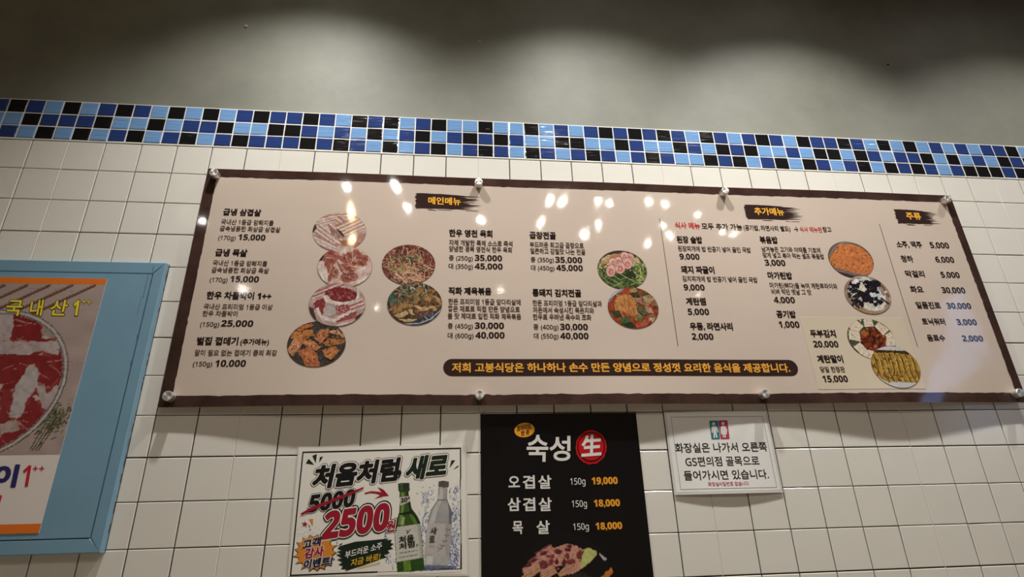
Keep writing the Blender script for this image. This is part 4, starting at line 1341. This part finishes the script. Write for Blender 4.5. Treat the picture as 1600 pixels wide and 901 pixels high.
def rect_line(x0, x1, z0, z1, t, yf, eps):
    gs = []
    n = 20
    for i in range(n):
        xa, xb = x0 + (x1 - x0) * i / n, x0 + (x1 - x0) * (i + 1) / n
        gs += [flat_poly([(xa, z0), (xb, z0), (xb, z0 + t), (xa, z0 + t)], yf, eps), flat_poly([(xa, z1 - t), (xb, z1 - t), (xb, z1), (xa, z1)], yf, eps)]
        za, zb = z0 + (z1 - z0) * i / n, z0 + (z1 - z0) * (i + 1) / n
        gs += [flat_poly([(x0, za), (x0 + t, za), (x0 + t, zb), (x0, zb)], yf, eps), flat_poly([(x1 - t, za), (x1, za), (x1, zb), (x1 - t, zb)], yf, eps)]
    return join(gs)


mesh('thin_frame', rect_line(a, b_, c_, d_, 0.0009, notice_sheet, 0.0005), M_nl, no)


def round_rect(c, r_):
    """Rounded quadrilateral around four corners."""
    P = []
    n = 4
    for i in range(n):
        p0, p1, p2 = np.array(c[i - 1]), np.array(c[i]), np.array(c[(i + 1) % n])
        a_ = p1 + (p0 - p1) / np.linalg.norm(p0 - p1) * r_
        b2 = p1 + (p2 - p1) / np.linalg.norm(p2 - p1) * r_
        for t in np.linspace(0, 1, 5):
            P.append(tuple((1 - t) ** 2 * a_ + 2 * t * (1 - t) * p1 + t * t * b2))
    return P


qN = lambda pts: quad_map(pts, FN, NY)
t1 = mesh('pictogram', flat_poly(round_rect(qN([(470, 143), (545, 141), (562, 297), (490, 300)]), 0.0025), notice_sheet, 0.0005), M_nt, no)
t1['label'] = 'teal pictogram of a man'
t2 = mesh('pictogram', flat_poly(round_rect(qN([(547, 141), (622, 139), (641, 296), (566, 298)]), 0.0025), notice_sheet, 0.0005), M_nr, no)
t2['label'] = 'crimson pictogram of a woman'


def circle_pts(cx, cy, r_, n=20):
    return [(cx + r_ * math.cos(2 * math.pi * k / n), cy + r_ * math.sin(2 * math.pi * k / n)) for k in range(n)]


mesh('figure', join([flat_poly(qN(circle_pts(507, 169, 14)), notice_sheet, 0.0009),
                     flat_poly(qN([(495, 190), (523, 189), (535, 196), (546, 240), (539, 243), (528, 210), (531, 245), (540, 283), (528, 285), (519, 248), (519, 286), (507, 287), (505, 246), (501, 212), (500, 244), (491, 243), (489, 200)]), notice_sheet, 0.0009)]), M_kw, t1)
mesh('figure', join([flat_poly(qN(circle_pts(585, 166, 14)), notice_sheet, 0.0009),
                     flat_poly(qN([(573, 188), (600, 187), (610, 196), (624, 230), (616, 234), (604, 206), (622, 254), (608, 256), (611, 283), (600, 284), (597, 257), (593, 257), (595, 284), (585, 285), (583, 258), (570, 258), (578, 208), (574, 238), (566, 236), (565, 198)]), notice_sheet, 0.0009)]), M_kw, t2)
nx = lambda x: 1020 + x / FN[2]
ny = lambda y: 630 + y / FN[2]
lines('notice_text', [('화장실은 나가서 오른쪽', nx(185), nx(950), ny(370), 15, 0.012, 0), ('GS편의점 골목으로', nx(272), nx(885), ny(485), 15, 0.012, 0), ('들어가시면 있습니다.', nx(258), nx(962), ny(600), 15, 0.012, 0),
                      ('화장실비밀번호 없습니다', nx(457), nx(795), ny(672), 6.8, 0.012, 1)], [M_nk, M_nr], no, NY, notice_sheet, 0.0006)

# ================================================================== BLUE FRAMED BOARD ON THE LEFT
M_blue = material('blue_paint', (120, 158, 182), 0.42, mottle=0.05, mscale=6, wave=[(18, 0.0006)])
M_bside = material('blue_paint_edge', (124, 162, 186), 0.42)
M_chip_caulk = material('chipped_wood_caulk', (78, 66, 54), 0.85)
GX0, GX1, GZ0, GZ1 = -0.62, 0.4535, ZO - 1.113, ZO - 0.3985
GF, GP = -0.0200, -0.0204                    # front of the frame, front of the panel
FW = 0.0275
bb = thing('blue_framed_board', 'blue painted wooden board with raised mitred frame on tiled wall', 'framed board', (-0.1, 0.0, GZ0))


def rail(c, yf, yb, bv=0.002):
    """A mitred frame rail from four (X, Z) corners."""
    cx, cz = sum(p[0] for p in c) / 4, sum(p[1] for p in c) / 4
    V = []
    for x, z in c:
        dx, dz = cx - x, cz - z
        V.append((x + math.copysign(bv, dx), yf, z + math.copysign(bv, dz)))
    V += [(x, yf + bv, z) for x, z in c] + [(x, yb, z) for x, z in c]
    Fc = [(0, 1, 2, 3), (11, 10, 9, 8)]
    for i in range(4):
        j = (i + 1) % 4
        Fc += [(4 + i, 4 + j, j, i), (8 + i, 8 + j, 4 + j, 4 + i)]
    return V, Fc, None


o_ = [(GX0, GZ0), (GX1, GZ0), (GX1, GZ1), (GX0, GZ1)]
i_ = [(GX0 + FW, GZ0 + FW + 0.003), (GX1 - FW, GZ0 + FW + 0.003), (GX1 - FW, GZ1 - FW - 0.006), (GX0 + FW, GZ1 - FW - 0.006)]
mesh('frame_rail', rail([o_[0], o_[1], i_[1], i_[0]], GF, 0.0), M_blue, bb)
mesh('frame_rail', rail([i_[3], i_[2], o_[2], o_[3]], GF, 0.0), M_blue, bb)
mesh('frame_stile', rail([i_[1], o_[1], o_[2], i_[2]], GF, 0.0), M_blue, bb)
mesh('frame_stile', rail([o_[0], i_[0], i_[3], o_[3]], GF, 0.0), M_blue, bb)
mesh('panel', box(GX0 + FW + 0.0018, GX1 - FW - 0.0018, GP, -0.001, GZ0 + FW + 0.0048, GZ1 - FW - 0.0078), M_blue, bb)
q = random.Random(12)
gs = []
for k in range(46):                                              # chips along the outer right edge and the inner right joint
    z = q.uniform(GZ0 + 0.02, GZ1 - 0.01)
    h = q.uniform(0.002, 0.016)
    wd = q.uniform(0.0008, 0.0022)
    if k % 2:
        gs.append(box(GX1 - wd * 0.3, GX1 + 0.0004, -0.0015 - wd * 1.6, -0.0005, z, z + h * 1.6))
    elif z > GZ1 - 0.3:
        gs.append(box(GX1 - FW - 0.0024, GX1 - FW - 0.0024 + wd * 0.8, GP - 0.00006, GP + 0.001, z, z + h * 1.4))
gs.append(box(GX1 - 0.0002, GX1 + 0.0010, -0.0016, 0.0003, GZ0, GZ1))  # no chip: dark strip drawn along the board-to-tile gap as a caulk line
gs.append(box(GX1 - FW - 0.0110, GX1 - FW - 0.0098, GP - 0.00006, GP + 0.001, GZ1 - 0.105, GZ1 - 0.037))
gs.append(box(GX1 - FW - 0.0150, GX1 - FW - 0.0143, GP - 0.00006, GP + 0.001, GZ1 - 0.155, GZ1 - 0.10))
for g_ in gs:
    mesh('chip_caulk', g_, M_chip_caulk, bb)

# ---- beef poster stuck on the blue board
QX0, QX1, QZ0, QZ1 = -0.40, 0.3165, ZO - 1.0685, ZO - 0.4500
QY = GP - 0.0010
flatQ = lambda X, Z: np.full(np.shape(X), QY)
M_qp = material('beef_poster_paper', (226, 216, 212), 0.3)
M_qo = material('orange_strip', (230, 118, 38), 0.3)
M_qy = material('yellow_lettering', (236, 210, 60), 0.3)
M_qk = material('lettering_outline', (52, 40, 30), 0.3)
M_qb = material('navy_lettering', (44, 44, 104), 0.3)
M_qr = material('crimson_lettering', (196, 38, 52), 0.3)
M_qphoto = material('beef_photo', paint=True, rough=0.3)
bf = thing('beef_poster', 'beef poster with orange strips and plate of raw slices on blue board', 'poster', (-0.05, 0.0, QZ0))
mesh('sheet', box(QX0, QX1, QY, GP - 0.0002, QZ0, QZ1), M_qp, bf)
mesh('orange_band', flat_poly([(QX0, QZ1 - 0.0165), (QX1, QZ1 - 0.0165), (QX1, QZ1), (QX0, QZ1)], flatQ, 0.0004), M_qo, bf)
mesh('orange_band', flat_poly([(QX0, QZ0), (QX1, QZ0), (QX1, QZ0 + 0.0195), (QX0, QZ0 + 0.0195)], flatQ, 0.0004), M_qo, bf)
FE = (0, 430, 4.5056)
g = grid_sheet(QX0, QX1, ZO - 0.8985, QZ1 - 0.0165, 300, 190, lambda X, Z: np.full(X.shape, QY - 0.0003))
P = Print(g[0], FE, QY)
PX_, PZ_ = g[0] and np.array(g[0])[:, 0], np.array(g[0])[:, 2]
P.fill((190, 166, 158), 0.05, 90)
P.scatter(60, (-1400, 60, 800, 1300), 500, 3, [(176, 142, 132), (206, 174, 164)], 3, 0.05, ang=(4, 3))
for x in (330, 490, 650, 170, 10):
    P.line([(x + 20, 70), (x - 350, 240), (x - 700, 400)], 20, (122, 78, 62))
    P.line([(x + 20, 64), (x - 350, 234), (x - 700, 394)], 6, (160, 112, 92))
# sprig of herbs beside the plate
q = random.Random(9)
for k in range(150):
    x, y = q.gauss(400, 60), q.gauss(1000, 60)
    x = 250 + (x - 340) * 0.9 + (1130 - y) * 0.55
    a = q.gauss(2.4, 0.6)
    P.line([(x, y), (x + 30 * math.cos(a), y + 30 * math.sin(a))], 9, q.choice([(78, 86, 58), (98, 106, 70), (62, 68, 50), (120, 124, 88), (150, 146, 116)]), 0.15)
for k in range(4):
    P.line([(440 - 40 * k, 980 + 20 * k), (270 - 20 * k, 1230)], 8, (96, 92, 64))
# the plate itself, an exact circle on the print
pcx, pcz, pr = 0.0982, ZO - 0.7276, 0.1846
dist = np.hypot(PX_ - pcx, PZ_ - pcz)
dist = dist - 0.0
def ringput(r0, r1, c):
    P._put((dist >= r0) & (dist < r1), c, 0.05, 20)
ringput(0, pr + 0.003, (92, 76, 74))
ringput(0, pr, (206, 196, 190))
ringput(0, pr - 0.006, (110, 92, 90))
ringput(0, pr - 0.009, (182, 170, 168))
inner_ = dist < pr - 0.010
keep = P.c.copy()
P.fill((168, 58, 56), 0.2, 40)
q = random.Random(21)
for k in range(60):
    x, y = q.uniform(-700, 460), q.uniform(230, 1250)
    a = q.uniform(-0.9, 0.3)
    l = q.uniform(150, 320)
    P.slice_((x, y), (x + l * math.cos(a), y + l * math.sin(a)), q.uniform(90, 150), [(160, 46, 46), (178, 60, 56), (150, 40, 42), (206, 186, 182) if k % 2 else (190, 120, 112)], 10)
for pts, c in (([(-200, 470), (60, 460), (300, 470), (430, 460), (420, 560), (300, 530), (180, 560), (90, 550), (-200, 560)], (198, 180, 178)), ([(-100, 240), (90, 250), (100, 350), (60, 460), (-100, 470)], (196, 180, 178)),
               ([(100, 290), (290, 280), (300, 460), (90, 460)], (152, 36, 40)), ([(300, 300), (330, 300), (480, 420), (460, 450), (300, 430)], (176, 152, 142)),
               ([(10, 590), (60, 560), (430, 570), (440, 690), (330, 800), (270, 700), (200, 630), (120, 800), (10, 800)], (156, 40, 42)), ([(200, 630), (240, 630), (285, 690), (260, 780), (180, 900), (150, 1000), (60, 1000), (100, 820)], (204, 190, 188)),
               ([(260, 770), (310, 770), (330, 830), (420, 760), (460, 700), (420, 850), (360, 950), (290, 930)], (194, 176, 174)), ([(0, 860), (60, 800), (100, 820), (60, 1000), (0, 1040)], (162, 52, 52)),
               ([(160, 980), (230, 860), (290, 930), (270, 1080), (200, 1130), (140, 1080)], (158, 40, 44)), ([(0, 1050), (120, 1010), (140, 1090), (0, 1130)], (196, 168, 160)), ([(0, 1120), (150, 1090), (200, 1120), (80, 1240), (0, 1290)], (160, 42, 46)),
               ([(430, 470), (470, 450), (470, 640), (410, 650), (400, 580)], (150, 36, 38))):
    P.poly(pts, c, 0.08, 30, 10, 30)
P.scatter(40, (0, 280, 450, 1250), 130, 4, [(206, 160, 152), (196, 130, 124)], 31, 0.3, ang=(20, 40))
P.c[~inner_] = keep[~inner_]
ringput(pr - 0.0035, pr + 0.0005, (206, 196, 190))
P.c = P.c * 0.86 + P.c.mean(1, keepdims=True) * 0.14
print_mesh('beef_picture', g, P, M_qphoto, bf, 0.78)
tQ = lambda s, BL, BR, TL, wt, eps, mi, fr: text_affine(s, *quad_map([BL, BR, TL], fr, QY), flatQ, wt, eps, mi)
gs = []
for s, BL, BR, TL in (('국', (32, 282), (142, 284), (62, 176)), ('내', (206, 284), (292, 284), (226, 174)), ('산', (348, 280), (462, 282), (372, 174)), (chr(0x1D7ED), (508, 282), (544, 282), (526, 178)), ('+', (576, 200), (606, 200), (580, 172)), ('+', (612, 204), (644, 204), (616, 174))):
    wq = 0.004 if s == '+' else 0.02
    gs += [tQ(s, BL, BR, TL, wq, 0.0010, 0, FE), tQ(s, BL, BR, TL, wq + 0.04, 0.0007, 1, FE)]
mesh('poster_title', join(gs), [M_qy, M_qk], bf)
FG = (0, 620, 3.917)
mesh('poster_caption', join([tQ('차돌박', (-560, 552), (-80, 550), (-530, 420), 0.03, 0.0006, 0, FG), tQ('이', (-42, 548), (88, 548), (-12, 418), 0.05, 0.0006, 0, FG), tQ(chr(0x1D7ED), (126, 548), (172, 548), (148, 418), 0.0, 0.0006, 1, FG),
                             tQ('+', (202, 452), (230, 452), (206, 422), 0.012, 0.0006, 1, FG), tQ('+', (240, 452), (270, 452), (244, 422), 0.012, 0.0006, 1, FG)]), [M_qb, M_qr], bf)
mesh('poster_price', flat_poly(round_rect(quad_map([(-560, 604), (16, 600), (-14, 700), (-590, 704)], FG, QY), 0.004), flatQ, 0.0006), M_qr, bf)

# ================================================================== SMALL THINGS ON THE CONCRETE
M_plug = material('white_wall_plug', (206, 200, 188), 0.6)
for x, y, r_, lab in ((384.5, 40.5, 0.0055, 'white wall plug high on concrete above blue mosaic, the left one'), (749.5, 64.5, 0.0042, 'tiny pale wall plug high on concrete above standoff in middle')):
    px, pz = at(x, y, 0.004)
    tag(mesh('wall_plug', lathe(px, pz, [(r_ * 0.9, 0.0062), (r_, 0.003), (r_ * 0.8, 0.0015), (r_ * 0.45, 0.0015), (r_ * 0.35, 0.004)], 16), M_plug, None, loc=(px, 0.004, pz)), lab, 'wall plug', 'plugs in the concrete')
px, pz = at(1388, 100.5, 0.004)
M_hole = material('drilled_hole', (38, 34, 30), 0.9)
tag(mesh('screw_stub', lathe(px, pz, [(0.004, 0.0062), (0.004, 0.0045), (0.0025, 0.003), (0.001, 0.0028)], 12), M_hole, None, loc=(px, 0.004, pz)), 'dark broken screw stub in concrete above mosaic at right', 'screw')

# ================================================================== CEILING LAMPS
M_ring = material('white_lamp_ring', (225, 222, 215), 0.4)
M_lens = bpy.data.materials.new('lamp_lens')


def glow(name, col, strength):
    m = bpy.data.materials.new(name)
    m.use_nodes = True
    nt = m.node_tree
    p = nt.nodes['Principled BSDF']
    p.inputs['Emission Color'].default_value = (*col, 1)
    p.inputs['Emission Strength'].default_value = strength
    p.inputs['Base Color'].default_value = (0.8, 0.8, 0.8, 1)
    return m


M_wash = glow('wall_washer_lens', WASH_COL, 60)
M_lens = glow('downlight_lens', (1.0, 0.87, 0.66), 55)
M_bulb = glow('filament_bulb_glass', (1.0, 0.74, 0.38), 80)


def lamp_light(name, parent, loc, watts, col, cut, blend, radius):
    ld = bpy.data.lights.new(name, 'SPOT')
    ld.energy = watts
    ld.color = col
    ld.spot_size = math.radians(cut)
    ld.spot_blend = blend
    ld.shadow_soft_size = radius
    lo = bpy.data.objects.new(name, ld)
    COL.objects.link(lo)
    lo.parent = parent
    lo.location = np.array(loc) - ORIGIN[parent]
    return lo


def downlight(x, y, r_, lens, label, group, watts, col, cut, blend):
    t = thing('ceiling_downlight', label, 'ceiling light', (x, y, CEIL), group)
    mesh('trim_ring', lathe_z(x, y, [(r_, CEIL), (r_, CEIL - 0.010), (r_ * 0.8, CEIL - 0.012), (r_ * 0.72, CEIL - 0.004), (r_ * 0.72, CEIL - 0.001)]), M_ring, t)
    n = 24
    V = [(x + r_ * 0.72 * math.cos(2 * math.pi * k / n), y + r_ * 0.72 * math.sin(2 * math.pi * k / n), CEIL - 0.003) for k in range(n)]
    mesh('lens', (V, [tuple(reversed(range(n)))], None), lens, t)
    lamp_light('beam', t, (x, y, CEIL - 0.014), watts, col, cut, blend, r_ * 0.6)


for x, k_ in zip(WASH_X, (1.12, 1.0, 1.06, 0.72)):
    downlight(x, WASH_Y, 0.045, M_wash, 'recessed wall-washing ceiling lamp close to the concrete wall', 'wall washers', WASH_W * k_, WASH_COL, WASH_CUT, WASH_BLEND)
ROOM = [(0.52, -1.88), (0.88, -1.80), (0.92, -2.02), (1.43, -2.08), (1.87, -1.88), (1.96, -1.91), (2.24, -1.95), (2.33, -1.97), (2.31, -2.17), (1.86, -2.13), (2.22, -2.28),
        (2.61, -1.87), (2.72, -1.86), (2.98, -1.93), (2.79, -2.13), (2.88, -2.25), (2.74, -2.38), (3.24, -2.14), (3.36, -2.17), (1.68, -3.37), (0.50, -3.85), (3.60, -3.4), (-0.5, -2.2), (-0.6, -3.4)]
for x, y in ROOM:
    downlight(x, y, 0.034, M_lens, 'small recessed ceiling downlight further into the room', 'downlights of the room', ROOM_W * (0.42 if x < 1.6 else 0.20), ROOM_COL, 152, 0.5)
for x, y in ((0.57, -1.83), (0.54, -2.10)):
    t = thing('pendant_bulb', 'bare warm filament bulb hanging from the ceiling', 'pendant lamp', (x, y, CEIL), 'filament bulbs')
    mesh('cord', lathe_z(x, y, [(0.003, CEIL), (0.003, CEIL - 0.10)], 8), M_pk, t)
    mesh('socket', lathe_z(x, y, [(0.004, CEIL - 0.10), (0.016, CEIL - 0.105), (0.016, CEIL - 0.14), (0.013, CEIL - 0.145)], 20), M_pk, t)
    mesh('bulb', lathe_z(x, y, [(0.013, CEIL - 0.145), (0.018, CEIL - 0.165), (0.022, CEIL - 0.185), (0.016, CEIL - 0.205), (0.002, CEIL - 0.215)], 24), M_bulb, t, smooth=True)

bpy.data.objects.remove(_txo)
bpy.data.curves.remove(_txt)
